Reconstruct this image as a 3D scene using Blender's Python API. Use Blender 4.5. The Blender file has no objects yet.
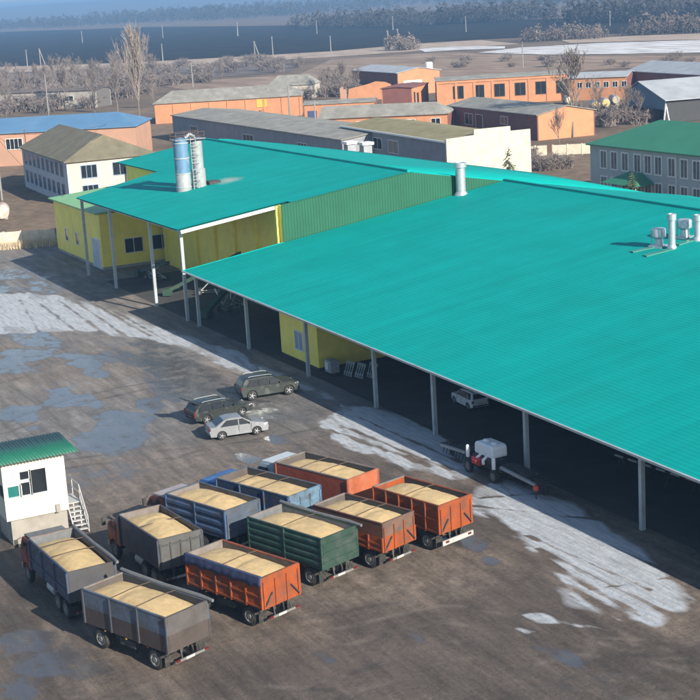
import bpy, bmesh, math, random
import numpy as np
from mathutils import Vector, Matrix, noise as mnoise
R = math.radians
scene = bpy.context.scene
COL = scene.collection
random.seed(7)
rng = np.random.default_rng(7)

# ------------------------------------------------------------------ camera
CAM_H, F_PX = 29.521, 1516.53            # metres above the yard, focal length in pixels of a 700 px frame
PITCH, ROLL, YAW = R(13.284), R(-3.441), R(-64.058)
_cy, _sy, _cp, _sp = math.cos(YAW), math.sin(YAW), math.cos(PITCH), math.sin(PITCH)
FW = np.array([_sy*_cp, _cy*_cp, -_sp]); RT0 = np.array([_cy, -_sy, 0.0]); UP0 = np.cross(RT0, FW)
RT = math.cos(ROLL)*RT0 + math.sin(ROLL)*UP0
UP = -math.sin(ROLL)*RT0 + math.cos(ROLL)*UP0
CPOS = np.array([0, 0, CAM_H])
cam_d = bpy.data.cameras.new('camera'); cam = bpy.data.objects.new('camera', cam_d); COL.objects.link(cam)
cam_d.sensor_width = 36; cam_d.lens = F_PX/700*36; cam_d.clip_start = 1; cam_d.clip_end = 30000
cam.matrix_world = Matrix(((RT[0], UP[0], -FW[0], 0), (RT[1], UP[1], -FW[1], 0), (RT[2], UP[2], -FW[2], CAM_H), (0, 0, 0, 1)))
scene.camera = cam

# ------------------------------------------------------------------ sky, sun, exposure
SUN_AZ, SUN_EL = 12.0, 26.0
sdir = Vector((math.cos(R(SUN_EL))*math.cos(R(SUN_AZ)), math.cos(R(SUN_EL))*math.sin(R(SUN_AZ)), math.sin(R(SUN_EL))))
world = bpy.data.worlds.new('World'); scene.world = world; world.use_nodes = True
wn = world.node_tree.nodes; wl = world.node_tree.links
sky = wn.new('ShaderNodeTexSky'); sky.sky_type = 'NISHITA'; sky.sun_disc = False
sky.sun_elevation = R(SUN_EL); sky.sun_rotation = R(90-SUN_AZ); sky.altitude = 150; sky.air_density = 1.0; sky.dust_density = 0.6; sky.ozone_density = 1.0
wl.new(sky.outputs[0], wn['Background'].inputs[0]); wn['Background'].inputs[1].default_value = 0.092
sun_d = bpy.data.lights.new('sun', 'SUN'); sun_d.energy = 4.8; sun_d.angle = R(0.53); sun_d.color = (1, .92, .79)
sun = bpy.data.objects.new('sun', sun_d); COL.objects.link(sun); sun.rotation_euler = sdir.to_track_quat('Z', 'Y').to_euler(); sun.location = (0, 0, 60)
vs = scene.view_settings; vs.view_transform = 'Standard'; vs.look = 'None'; vs.gamma = 1; vs.use_curve_mapping = False; vs.exposure = 0.88
scene.cycles.max_bounces = 4; scene.cycles.volume_bounces = 0

# ------------------------------------------------------------------ helpers
def ray(px): return FW + RT*(px[0]-350)/F_PX - UP*(px[1]-350)/F_PX
def atz(px, z=0.0): d = ray(px); return CPOS + d*(z-CAM_H)/d[2]
def aty(px, y): d = ray(px); return CPOS + d*y/d[1]
def atx(px, x): d = ray(px); return CPOS + d*x/d[0]
def onplane(px, y0, z0, s): d = ray(px); return CPOS + d*((z0-CAM_H-s*y0)/(d[2]-s*d[1]))
def proj(P):
    d = np.asarray(P, float)-CPOS; w = d@FW
    return np.stack([350+F_PX*(d@RT)/w, 350-F_PX*(d@UP)/w], -1)

def mat(name, col, rough=.7, metal=0., var=.12, scale=1.5, bump=0., bscale=20., dirt=None, damt=.5, dscale=.8, spec=.5, wave=None):
    m = bpy.data.materials.new(name); m.use_nodes = True
    n, l = m.node_tree.nodes, m.node_tree.links
    b = n['Principled BSDF']; b.inputs['Roughness'].default_value = rough; b.inputs['Metallic'].default_value = metal
    b.inputs['Specular IOR Level'].default_value = spec
    geo = n.new('ShaderNodeNewGeometry')
    c = None
    def nz(sc, det=5):
        t = n.new('ShaderNodeTexNoise'); t.inputs['Scale'].default_value = sc; t.inputs['Detail'].default_value = det; t.inputs['Roughness'].default_value = .62
        l.new(geo.outputs['Position'], t.inputs['Vector']); return t
    t = nz(scale)
    mr = n.new('ShaderNodeMapRange'); mr.inputs[1].default_value = .3; mr.inputs[2].default_value = .7; mr.inputs[3].default_value = 1-var; mr.inputs[4].default_value = 1+var
    l.new(t.outputs[0], mr.inputs[0])
    mx = n.new('ShaderNodeMix'); mx.data_type = 'RGBA'; mx.blend_type = 'MULTIPLY'; mx.inputs[0].default_value = 1
    mx.inputs[6].default_value = (*col, 1); l.new(mr.outputs[0], mx.inputs[7]); c = mx.outputs[2]
    if dirt:
        t2 = nz(dscale, 7); rp = n.new('ShaderNodeMapRange'); rp.inputs[1].default_value = .62-.35*damt; rp.inputs[2].default_value = .78-.25*damt; rp.inputs[4].default_value = min(1, damt+.25)
        l.new(t2.outputs[0], rp.inputs[0])
        m2 = n.new('ShaderNodeMix'); m2.data_type = 'RGBA'; l.new(rp.outputs[0], m2.inputs[0]); l.new(c, m2.inputs[6]); m2.inputs[7].default_value = (*dirt, 1); c = m2.outputs[2]
        rr = n.new('ShaderNodeMapRange'); rr.inputs[3].default_value = rough; rr.inputs[4].default_value = .85; l.new(rp.outputs[0], rr.inputs[0]); l.new(rr.outputs[0], b.inputs['Roughness'])
    l.new(c, b.inputs['Base Color'])
    if bump:
        t3 = nz(bscale, 4); bp = n.new('ShaderNodeBump'); bp.inputs['Strength'].default_value = bump; bp.inputs['Distance'].default_value = .05
        l.new(t3.outputs[0], bp.inputs['Height']); l.new(bp.outputs[0], b.inputs['Normal'])
    return m

def tag(o, label=None, cat=None, group=None, kind=None):
    if label: o['label'] = label
    if cat: o['category'] = cat
    if group: o['group'] = group
    if kind: o['kind'] = kind
    return o
def empty(name, loc=(0, 0, 0), rz=0, label=None, cat=None, group=None):
    o = bpy.data.objects.new(name, None); COL.objects.link(o); o.location = loc; o.rotation_euler = (0, 0, rz); o.empty_display_size = .3
    return tag(o, label, cat, group)
def link(name, me, m=None, parent=None):
    o = bpy.data.objects.new(name, me); COL.objects.link(o)
    if m is not None and not me.materials: me.materials.append(m)
    if parent: o.parent = parent
    return o

class MB:
    def __init__(s): s.v = []; s.f = []
    def add(s, vs, fs):
        k = len(s.v); s.v += [tuple(p) for p in vs]; s.f += [tuple(i+k for i in f) for f in fs]; return s
    def box(s, c, d, rz=0, tilt=None):
        x, y, z = d[0]/2, d[1]/2, d[2]/2
        P = [(-x,-y,-z),(x,-y,-z),(x,y,-z),(-x,y,-z),(-x,-y,z),(x,-y,z),(x,y,z),(-x,y,z)]
        if rz or tilt:
            M = Matrix.Rotation(rz, 3, 'Z')
            if tilt: M = M @ Matrix.Rotation(tilt[1], 3, tilt[0])
            P = [M @ Vector(p) for p in P]
        return s.add([(p[0]+c[0], p[1]+c[1], p[2]+c[2]) for p in P], [(0,3,2,1),(4,5,6,7),(0,1,5,4),(1,2,6,5),(2,3,7,6),(3,0,4,7)])
    def b2(s, a, b): return s.box([(a[i]+b[i])/2 for i in range(3)], [abs(b[i]-a[i]) for i in range(3)])
    def bar(s, a, b, w, h=None):
        a, b = Vector(a), Vector(b); d = (b-a); L = d.length; d.normalize(); h = h or w
        up = Vector((0,0,1)) if abs(d.z) < .95 else Vector((1,0,0))
        sx = d.cross(up).normalized()*w/2; sz = sx.cross(d).normalized()*h/2
        P = [a-sx-sz, a+sx-sz, a+sx+sz, a-sx+sz, b-sx-sz, b+sx-sz, b+sx+sz, b-sx+sz]
        return s.add(P, [(0,1,2,3),(7,6,5,4),(0,4,5,1),(1,5,6,2),(2,6,7,3),(3,7,4,0)])
    def tube(s, pts, rad, n=8, cap=True):
        pts = [Vector(p) for p in pts]; rad = rad if hasattr(rad, '__len__') else [rad]*len(pts)
        vs, fs = [], []
        for i, p in enumerate(pts):
            d = (pts[min(i+1, len(pts)-1)]-pts[max(i-1, 0)]).normalized()
            up = Vector((0,0,1)) if abs(d.z) < .95 else Vector((1,0,0))
            a = d.cross(up).normalized(); b = a.cross(d)
            for k in range(n):
                t = 2*math.pi*k/n; vs.append(p+(a*math.cos(t)+b*math.sin(t))*rad[i])
        for i in range(len(pts)-1):
            for k in range(n): fs.append((i*n+k, i*n+(k+1) % n, (i+1)*n+(k+1) % n, (i+1)*n+k))
        if cap: fs += [tuple(range(n))[::-1], tuple((len(pts)-1)*n+k for k in range(n))]
        return s.add(vs, fs)
    def lathe(s, prof, axis='y', n=20, c=(0,0,0), cap=True):  # prof: (r, t) along the axis
        vs, fs = [], []
        for r, t in prof:
            for k in range(n):
                a = 2*math.pi*k/n; x, y = r*math.cos(a), r*math.sin(a)
                p = {'y': (x, t, y), 'z': (x, y, t), 'x': (t, x, y)}[axis]
                vs.append((p[0]+c[0], p[1]+c[1], p[2]+c[2]))
        for i in range(len(prof)-1):
            for k in range(n): fs.append((i*n+k, i*n+(k+1) % n, (i+1)*n+(k+1) % n, (i+1)*n+k))
        if cap: fs += [tuple(range(n))[::-1], tuple((len(prof)-1)*n+k for k in range(n))]
        return s.add(vs, fs)
    def prism(s, poly, a, b, axis='y'):   # polygon in the other two axes
        n = len(poly); vs = []
        for t in (a, b):
            for (p, q) in poly: vs.append({'y': (p, t, q), 'x': (t, p, q), 'z': (p, q, t)}[axis])
        fs = [tuple(range(n))[::-1], tuple(range(n, 2*n))]+[(i, (i+1) % n, n+(i+1) % n, n+i) for i in range(n)]
        return s.add(vs, fs)
    def mesh(s, name, m=None, smooth=False, fix=True, bevel=0):
        me = bpy.data.meshes.new(name); me.from_pydata([tuple(map(float, p)) for p in s.v], [], s.f)
        if fix or bevel:
            bm = bmesh.new(); bm.from_mesh(me); bmesh.ops.recalc_face_normals(bm, faces=bm.faces)
            if bevel: bmesh.ops.bevel(bm, geom=list(bm.edges), offset=bevel, segments=1, affect='EDGES', clamp_overlap=True)
            bm.to_mesh(me); bm.free()
        if smooth:
            me.polygons.foreach_set('use_smooth', [True]*len(me.polygons)); me.set_sharp_from_angle(angle=R(38))
        if m is not None: me.materials.append(m)
        return me
    def build(s, name, m, parent=None, smooth=False, fix=True, bevel=0): return link(name, s.mesh(name, m, smooth, fix, bevel), None, parent)

# ------------------------------------------------------------------ materials
M = {}
M['teal'] = mat('teal_metal', (.002, .3, .275), .65, 0, .06, .25, dirt=(.008, .27, .25), damt=.3, dscale=.12, spec=.04)
def roof_sheets(m):
    n, l = m.node_tree.nodes, m.node_tree.links; b = n['Principled BSDF']; src = b.inputs['Base Color'].links[0].from_socket
    geo = n.new('ShaderNodeNewGeometry'); mp = n.new('ShaderNodeMapping'); mp.inputs['Scale'].default_value = (1.0, .05, .05); l.new(geo.outputs['Position'], mp.inputs[0])
    t = n.new('ShaderNodeTexNoise'); t.inputs['Scale'].default_value = .9; t.inputs['Detail'].default_value = 6; l.new(mp.outputs[0], t.inputs[0])
    sx = n.new('ShaderNodeSeparateXYZ'); l.new(geo.outputs['Position'], sx.inputs[0])
    md = n.new('ShaderNodeMath'); md.operation = 'PINGPONG'; md.inputs[1].default_value = .55; l.new(sx.outputs[0], md.inputs[0])
    lt = n.new('ShaderNodeMapRange'); lt.inputs[1].default_value = 0; lt.inputs[2].default_value = .035; lt.inputs[3].default_value = .88; lt.inputs[4].default_value = 1; l.new(md.outputs[0], lt.inputs[0])
    my = n.new('ShaderNodeMath'); my.operation = 'PINGPONG'; my.inputs[1].default_value = 2.9; l.new(sx.outputs[1], my.inputs[0])
    ly = n.new('ShaderNodeMapRange'); ly.inputs[1].default_value = 0; ly.inputs[2].default_value = .06; ly.inputs[3].default_value = .9; ly.inputs[4].default_value = 1; l.new(my.outputs[0], ly.inputs[0])
    mr = n.new('ShaderNodeMapRange'); mr.inputs[1].default_value = .3; mr.inputs[2].default_value = .7; mr.inputs[3].default_value = .93; mr.inputs[4].default_value = 1.06; l.new(t.outputs[0], mr.inputs[0])
    k1 = n.new('ShaderNodeMath'); k1.operation = 'MULTIPLY'; l.new(lt.outputs[0], k1.inputs[0]); l.new(mr.outputs[0], k1.inputs[1])
    k2 = n.new('ShaderNodeMath'); k2.operation = 'MULTIPLY'; l.new(k1.outputs[0], k2.inputs[0]); l.new(ly.outputs[0], k2.inputs[1])
    mx = n.new('ShaderNodeMix'); mx.data_type = 'RGBA'; mx.blend_type = 'MULTIPLY'; mx.inputs[0].default_value = 1; l.new(src, mx.inputs[6]); l.new(k2.outputs[0], mx.inputs[7])
    # pale dust blown out beside the silo
    dn = n.new('ShaderNodeVectorMath'); dn.operation = 'DISTANCE'; sc_ = n.new('ShaderNodeMapping'); sc_.inputs['Location'].default_value = (151.5*.45, -60.5*.55, 0); sc_.inputs['Scale'].default_value = (.45, .55, 0); l.new(geo.outputs['Position'], sc_.inputs[0]); l.new(sc_.outputs[0], dn.inputs[0]); dn.inputs[1].default_value = (0, 0, 0)
    nz_ = n.new('ShaderNodeTexNoise'); nz_.inputs['Scale'].default_value = .8; nz_.inputs['Detail'].default_value = 6; l.new(geo.outputs['Position'], nz_.inputs[0])
    ad = n.new('ShaderNodeMath'); ad.operation = 'ADD'; l.new(dn.outputs['Value'], ad.inputs[0]); l.new(nz_.outputs[0], ad.inputs[1])
    fr_ = n.new('ShaderNodeMapRange'); fr_.inputs[1].default_value = .5; fr_.inputs[2].default_value = 1.5; fr_.inputs[3].default_value = .8; fr_.inputs[4].default_value = 0; l.new(ad.outputs[0], fr_.inputs[0])
    m2 = n.new('ShaderNodeMix'); m2.data_type = 'RGBA'; l.new(fr_.outputs[0], m2.inputs[0]); l.new(mx.outputs[2], m2.inputs[6]); m2.inputs[7].default_value = (.42, .46, .4, 1)
    l.new(m2.outputs[2], b.inputs['Base Color'])
roof_sheets(M['teal'])
M['greenwall'] = mat('green_sheet', (.009, .1, .052), .55, 0, .1, .5)
M['yellow'] = mat('yellow_sheet', (.92, .77, .14), .6, 0, .08, .7, dirt=(.7, .58, .17), damt=.2, dscale=.6)
M['ltgreen'] = mat('light_green_sheet', (.2, .42, .2), .6, 0, .1, .6)
M['steel'] = mat('grey_steel', (.36, .41, .42), .5, .0, .12, 1.5, dirt=(.2, .19, .17), damt=.2)
M['whitetrim'] = mat('white_trim', (.8, .8, .78), .5, 0, .05)
M['galv'] = mat('galvanised', (.5, .54, .57), .4, .6, .15, 3)
M['dark'] = mat('dark_void', (.02, .021, .023), .8)
M['darkgrey'] = mat('dark_wall', (.05, .05, .05), .9)  # plain near-black grey for inner walls and small dark parts
M['conc'] = mat('concrete', (.32, .31, .29), .9, 0, .15, .8)
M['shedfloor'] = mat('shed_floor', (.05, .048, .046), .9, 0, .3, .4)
M['glass'] = mat('window_glass', (.016, .02, .024), .06, 0, .3, .8, spec=.3)
M['wframe'] = mat('white_frame', (.72, .72, .7), .5, 0, .05)
M['rust'] = mat('rust_brown', (.13, .075, .055), .8, 0, .25, 3)

# ------------------------------------------------------------------ haze-bearing air, ground, fields
def sheet(name, pts, z, m, label=None, sub=0):
    me = bpy.data.meshes.new(name); me.from_pydata([(p[0], p[1], z) for p in pts], [], [tuple(range(len(pts)))])
    bm = bmesh.new(); bm.from_mesh(me); bmesh.ops.recalc_face_normals(bm, faces=bm.faces)
    if bm.faces[:][0].normal.z < 0: bmesh.ops.reverse_faces(bm, faces=bm.faces)
    bm.to_mesh(me); bm.free()
    o = link(name, me, m); tag(o, label, kind='structure'); return o

def ground_material():
    m = bpy.data.materials.new('dry_earth'); m.use_nodes = True; n, l = m.node_tree.nodes, m.node_tree.links
    b = n['Principled BSDF']; b.inputs['Roughness'].default_value = .95; b.inputs['Specular IOR Level'].default_value = .1
    geo = n.new('ShaderNodeNewGeometry')
    def nz(sc, det=6, dist=0):
        t = n.new('ShaderNodeTexNoise'); t.inputs['Scale'].default_value = sc; t.inputs['Detail'].default_value = det; t.inputs['Roughness'].default_value = .65; t.inputs['Distortion'].default_value = dist
        l.new(geo.outputs['Position'], t.inputs['Vector']); return t.outputs[0]
    r1 = n.new('ShaderNodeValToRGB'); l.new(nz(.03), r1.inputs[0])
    e = r1.color_ramp.elements; e[0].position = .3; e[0].color = (.12, .092, .072, 1); e[1].position = .7; e[1].color = (.25, .19, .14, 1)
    r2 = n.new('ShaderNodeValToRGB'); l.new(nz(.5, 8), r2.inputs[0])
    e = r2.color_ramp.elements; e[0].position = .3; e[0].color = (.6, .6, .6, 1); e[1].position = .75; e[1].color = (1.25, 1.2, 1.1, 1)
    mx = n.new('ShaderNodeMix'); mx.data_type = 'RGBA'; mx.blend_type = 'MULTIPLY'; mx.inputs[0].default_value = 1
    l.new(r1.outputs[0], mx.inputs[6]); l.new(r2.outputs[0], mx.inputs[7]); l.new(mx.outputs[2], b.inputs['Base Color'])
    return m
M['earth'] = ground_material()
def fieldmat(name, c1, c2, sc, stretch, ang, rough=.95):
    m = bpy.data.materials.new(name); m.use_nodes = True; n, l = m.node_tree.nodes, m.node_tree.links
    b = n['Principled BSDF']; b.inputs['Roughness'].default_value = rough; b.inputs['Specular IOR Level'].default_value = .1
    geo = n.new('ShaderNodeNewGeometry'); mp = n.new('ShaderNodeMapping'); mp.inputs['Rotation'].default_value = (0, 0, ang); mp.inputs['Scale'].default_value = (1, stretch, 1)
    l.new(geo.outputs['Position'], mp.inputs[0])
    t = n.new('ShaderNodeTexNoise'); t.inputs['Scale'].default_value = sc; t.inputs['Detail'].default_value = 7; t.inputs['Roughness'].default_value = .6; l.new(mp.outputs[0], t.inputs[0])
    r = n.new('ShaderNodeValToRGB'); l.new(t.outputs[0], r.inputs[0]); e = r.color_ramp.elements
    e[0].position = .35; e[0].color = (*c1, 1); e[1].position = .68; e[1].color = (*c2, 1); l.new(r.outputs[0], b.inputs['Base Color']); return m
GR = 12000
sheet('ground', [(-GR, -GR), (GR, -GR), (GR, GR), (-GR, GR)], -.06, M['earth'], 'bare brown winter ground reaching to the horizon')
# low far hills added to hide the bright strip of sky
hv, hf = [], []; NA, NR = 60, 10
for i in range(NA+1):
    an_ = R(108+80*i/NA)
    for j in range(NR+1):
        t = j/NR; rr_ = 4200+5200*t; hh = (58+14*math.sin(i*.21+1)+7*math.sin(i*.63))*math.sin(math.pi*min(1, t*1.25)*.5)**1.6
        hv.append((rr_*math.cos(an_), rr_*math.sin(an_), -.3+hh))
for i in range(NA):
    for j in range(NR): k_ = i*(NR+1)+j; hf.append((k_, k_+NR+1, k_+NR+2, k_+1))
mh = MB(); mh.add(hv, hf); o = mh.build('hills', M['greysc'] if 'greysc' in M else M['earth'], None, True); tag(o, 'low hazy hills added to hide the bright sky strip', kind='structure')
M['soil'] = fieldmat('ploughed_soil', (.008, .008, .009), (.028, .024, .022), .02, 5, R(-20))
M['tanfield'] = fieldmat('stubble', (.2, .14, .1), (.36, .27, .2), .03, 4, R(-25))
M['straw'] = fieldmat('dry_verge', (.3, .23, .17), (.5, .4, .32), .05, 3, R(-20))
M['snowfield'] = fieldmat('patchy_snow', (.3, .26, .23), (.85, .87, .9), .05, 9, R(-25))
M['greysc'] = fieldmat('scrub_soil', (.1, .085, .08), (.2, .17, .15), .06, 3, R(-30))
def pxsheet(name, pxs, z, m, label): return sheet(name, [atz(p, z) for p in pxs], z, m, label)
pxsheet('field', [(-70, 69), (0, 66.5), (120, 62.5), (200, 58.5), (330, 51), (420, 43), (480, 39.5), (600, 34), (760, 30), (760, 14), (600, 17), (480, 21), (330, 25), (150, 27), (0, 32), (-70, 35)], .02, M['soil'], 'wide black ploughed field below the far woods')
pxsheet('field', [(-70, 76), (0, 73), (130, 67.5), (240, 62), (330, 57), (430, 50), (520, 44), (480, 40), (420, 43.5), (330, 51.5), (200, 59), (120, 63), (0, 67), (-70, 69.5)], .06, M['straw'], 'pale dry grass verge along the near edge of the black field')
pxsheet('field', [(150, 84), (300, 74), (330, 60), (440, 52), (560, 56), (760, 56), (760, 66), (620, 68), (570, 72), (430, 80), (330, 84), (200, 92)], .04, M['tanfield'], 'pinkish tan stubble field behind the brick sheds')
pxsheet('field', [(478, 52.5), (520, 47.5), (600, 43), (700, 40), (760, 39), (760, 51), (700, 52.5), (610, 54), (540, 54.5)], .08, M['snowfield'], 'field streaked with white melting snow at upper right')
pxsheet('field', [(418, 49), (455, 46.5), (505, 46), (505, 48.5), (455, 50), (425, 52)], .1, M['snowfield'], 'narrow strip of snow left of the snowy field')
pxsheet('field', [(560, 40), (640, 35.5), (760, 31.5), (760, 38), (640, 41), (570, 43)], .1, M['straw'], 'tan strip of dry grass above the snowy field')
pxsheet('field', [(-70, 100), (0, 95), (110, 88), (170, 80), (290, 72), (300, 62), (130, 68.5), (0, 74), (-70, 77)], .02, M['greysc'], 'grey brown scrubland behind the far left buildings')

# yard: one sheet with mapped snow and wet patches
def yard_object():
    xs = np.concatenate([np.arange(-200, -112, .4), np.arange(-112, -52, .22), np.arange(-52, 10.1, .6)]); ys = np.concatenate([np.arange(-25, 5, 1.0), np.arange(5, 56, .22), np.arange(56, 110, 3.)])
    X, Y = np.meshgrid(xs, ys); nx, ny = len(xs), len(ys)
    P = np.stack([X.ravel(), Y.ravel(), np.zeros(X.size)], 1); x, y = P[:, 0], P[:, 1]
    def vnoise(x, y, s, seed=0):
        g = np.random.default_rng(seed).random((97, 97)); u, v = x*s+500, y*s+500
        i, j = np.floor(u).astype(int), np.floor(v).astype(int); a, b = u-i, v-j; a = a*a*(3-2*a); b = b*b*(3-2*b)
        G = lambda i, j: g[i % 97, j % 97]
        return G(i, j)*(1-a)*(1-b)+G(i+1, j)*a*(1-b)+G(i, j+1)*(1-a)*b+G(i+1, j+1)*a*b
    def fbm(x, y, s, o=4, seed=0): return sum(vnoise(x, y, s*2**k, seed+k)*.5**k for k in range(o))/sum(.5**k for k in range(o))
    def inpoly(poly, soft):
        W = np.array([atz(p)[:2] for p in poly]); ins = np.zeros(len(x), bool); dm = np.full(len(x), 1e9)
        wx = x+(fbm(x, y, .35, 3, 11)-.5)*2.6; wy = y+(fbm(x, y, .35, 3, 31)-.5)*1.6
        for k in range(len(W)):
            a, b = W[k], W[(k+1) % len(W)]
            c = ((a[1] > wy) != (b[1] > wy)) & (wx < (b[0]-a[0])*(wy-a[1])/((b[1]-a[1]) or 1e-9)+a[0]); ins ^= c
            d = b-a; t = np.clip(((wx-a[0])*d[0]+(wy-a[1])*d[1])/(d@d), 0, 1); dm = np.minimum(dm, np.hypot(wx-a[0]-t*d[0], wy-a[1]-t*d[1]))
        return np.clip(np.where(ins, dm, -dm)/soft*.5+.5, 0, 1)
    snow = np.zeros(len(x))
    S = [([(-30, 296), (20, 292), (45, 294), (75, 298), (105, 306), (130, 313), (160, 325), (200, 339), (235, 350), (262, 364), (280, 378), (262, 377), (235, 370), (205, 358), (170, 345), (150, 338), (110, 337), (98, 331), (60, 333), (-30, 334)], .6, 1.0),
         ([(262, 364), (300, 378), (345, 398), (350, 404), (320, 398), (290, 388), (268, 378)], .8, .55),
         ([(314, 423), (345, 405), (382, 408), (425, 426), (460, 446), (478, 468), (462, 480), (430, 472), (400, 465), (358, 455), (330, 440)], .5, 1.0),
         ([(470, 486), (505, 480), (548, 488), (585, 508), (622, 533), (652, 547), (677, 570), (692, 597), (688, 608), (670, 612), (652, 622), (618, 617), (590, 611), (556, 600), (546, 588), (553, 577), (545, 560), (520, 540), (505, 525), (478, 515), (462, 500)], .6, 1.0),
         ([(512, 611), (540, 611), (575, 622), (612, 629), (608, 634), (570, 629), (535, 622)], .25, .8), ([(500, 626), (525, 627), (545, 631), (535, 634), (505, 631)], .25, .7),
         ([(240, 452), (262, 456), (300, 466), (300, 462), (262, 451)], .3, .35), ([(345, 448), (375, 460), (385, 463), (360, 452)], .3, .6)]
    for poly, soft, a in S: snow = np.maximum(snow, a*inpoly(poly, soft))
    # tyre tracks and melted lanes: streaks along the driving direction (mostly along x)
    c, s = math.cos(R(-12)), math.sin(R(-12)); ux, uy = x*c+y*s, -x*s+y*c
    ux = ux+2*np.sin(uy*.5)
    streak = fbm(ux*.10, uy*1.0, 1.0, 4, 61); fine = fbm(ux*.25, uy*2.2, 1.0, 3, 71)
    lane = np.clip((streak-.40)/.16, 0, 1)*np.clip((fine-.22)/.2, 0, 1)
    near = np.clip((x+78)/16, 0, 1)            # the lane nearest the camera keeps a solid white core
    core = np.maximum.reduce([inpoly([(480, 500), (530, 492), (600, 520), (650, 550), (682, 590), (674, 608), (640, 612), (600, 600), (556, 585), (548, 560), (515, 532)], 1.0), .85*inpoly([(330, 425), (350, 410), (382, 412), (425, 430), (460, 452), (468, 470), (430, 464), (380, 448)], 1.2), .8*inpoly([(0, 298), (60, 298), (130, 316), (200, 342), (190, 348), (120, 334), (0, 328)], 1.2)])
    blot = np.clip((fbm(x, y, .5, 5, 91)-.3)/.2, 0, 1)
    snow = snow*np.maximum(np.maximum(lane*(.6+.4*blot), .45), core*np.clip(fine*2.6, .75, 1))
    for (a_, b_, wd) in [((40, 304), (84, 337), .3), ((58, 300), (112, 339), .35), ((72, 299), (128, 338), .3), ((92, 303), (150, 336), .35), ((20, 300), (40, 334), .25), ((108, 308), (165, 340), .25), ((540, 549), (668, 614), .28), ((528, 536), (650, 590), .22), ((548, 562), (640, 616), .3), ((552, 578), (620, 616), .4), ((480, 498), (560, 492), .2), ((475, 506), (600, 520), .2), ((340, 425), (450, 470), .25), ((330, 430), (430, 466), .3), ((360, 418), (460, 462), .25), ((610, 545), (686, 580), .15), ((590, 590), (690, 575), .15)]:
        A_, B_ = atz(a_)[:2], atz(b_)[:2]; D_ = B_-A_; tt = np.clip(((x-A_[0])*D_[0]+(y-A_[1])*D_[1])/(D_@D_), 0, 1); dd = np.hypot(x-A_[0]-tt*D_[0], y-A_[1]-tt*D_[1])+(fbm(x, y, .8, 3, 19)-.5)*.3
        snow = snow*(1-.62*np.clip((wd-dd)/(wd*.6), 0, 1))
    wet = np.clip((fbm(x, y*1.6, .11, 5, 3)-.47)/.16, 0, 1)
    def ell(px, rx, ry): p = atz(px); d = np.hypot((x-p[0])/rx, (y-p[1])/ry)+(fbm(x, y, .35, 5, 17)-.5)*2.2; return np.clip((1.15-d)/.7, 0, 1)
    pud = np.zeros(len(x))
    for px, rx, ry in [((120, 420), 5, 2), ((85, 400), 4, 1.5), ((25, 357), 4, 2), ((85, 362), 4, 1.4), ((110, 440), 3, 2), ((60, 395), 5, 2), ((20, 415), 3, 2), ((145, 402), 3, 1.4), ((278, 440), 1.6, .9), ((55, 665), 2.2, 2), ((25, 640), 1.6, 1.2), ((475, 548), 2.4, 1.2), ((490, 560), 2, .8), ((245, 458), 2, .8), ((30, 690), 2, 1.5), ((205, 412), 1.5, 1), ((420, 640), 2, 1), ((330, 660), 1.5, .8), ((570, 660), 2.5, .7), ((100, 375), 3, 1)]:
        pud = np.maximum(pud, ell(px, rx, ry))
    wet = np.maximum(wet*.75, pud)
    leftzone = np.clip((-86-x)/14, 0, 1)*np.clip((46-y)/6, 0, 1); wet = np.clip(wet*(.45+.65*leftzone)+pud*.5, 0, 1)*(1-snow)
    tan = np.clip((fbm(x+90, y*1.3, .09, 5, 43)-.47)/.14, 0, 1)
    asph_sheen = np.clip((-84-x+10*(fbm(x, y, .08, 4, 77)-.5))/16, 0, 1)  # barer asphalt to the left, its colour lightened to carry the sky's sheen
    rut = fbm(ux*.08, uy*1.6, 1.0, 4, 121)
    track = np.zeros(len(x))
    for pl in [[(0, 607), (90, 660), (190, 690), (330, 700)], [(0, 640), (70, 680), (140, 705)], [(210, 645), (330, 640), (450, 610), (560, 640), (700, 690)], [(300, 610), (420, 590), (520, 560), (600, 625), (640, 690)], [(330, 690), (450, 650), (560, 645), (700, 650)], [(20, 470), (90, 460), (160, 455), (250, 445), (330, 430)], [(0, 430), (80, 400), (170, 380), (240, 400), (330, 420), (430, 470)], [(100, 350), (180, 365), (240, 380)], [(0, 380), (110, 345), (190, 350)], [(480, 700), (560, 668), (700, 655)], [(130, 480), (230, 445), (320, 450), (400, 475)], [(0, 345), (100, 350), (200, 372)]]:
        W_ = np.array([atz(p)[:2] for p in pl]); tt_ = np.linspace(0, 1, len(W_)); ti = np.linspace(0, 1, 40)
        W_ = np.stack([np.interp(ti, tt_, W_[:, 0]), np.interp(ti, tt_, W_[:, 1])], 1)
        for _ in range(6): W_[1:-1] = (W_[:-2]+W_[1:-1]*2+W_[2:])/4
        dm = np.full(len(x), 1e9)
        for k in range(39):
            a, d = W_[k], W_[k+1]-W_[k]; t = np.clip(((x-a[0])*d[0]+(y-a[1])*d[1])/(d@d), 0, 1); dm = np.minimum(dm, np.hypot(x-a[0]-t*d[0], y-a[1]-t*d[1]))
        dm = dm+(fbm(x, y, .5, 3, 23)-.5)*.35
        track = np.maximum(track, np.clip(1-np.abs(dm-.95)/.3, 0, 1)*np.clip((fbm(x, y, .2, 3, 53)-.3)/.25, 0, 1))
    P[:, 2] = snow*.035-.02*track+.02*(fbm(x, y, .9, 3, 5)-.5)
    idx = np.arange(nx*ny).reshape(ny, nx); q = np.stack([idx[:-1, :-1], idx[:-1, 1:], idx[1:, 1:], idx[1:, :-1]], -1).reshape(-1, 4)
    me = bpy.data.meshes.new('yard'); me.from_pydata(P.tolist(), [], q.tolist())
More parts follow.
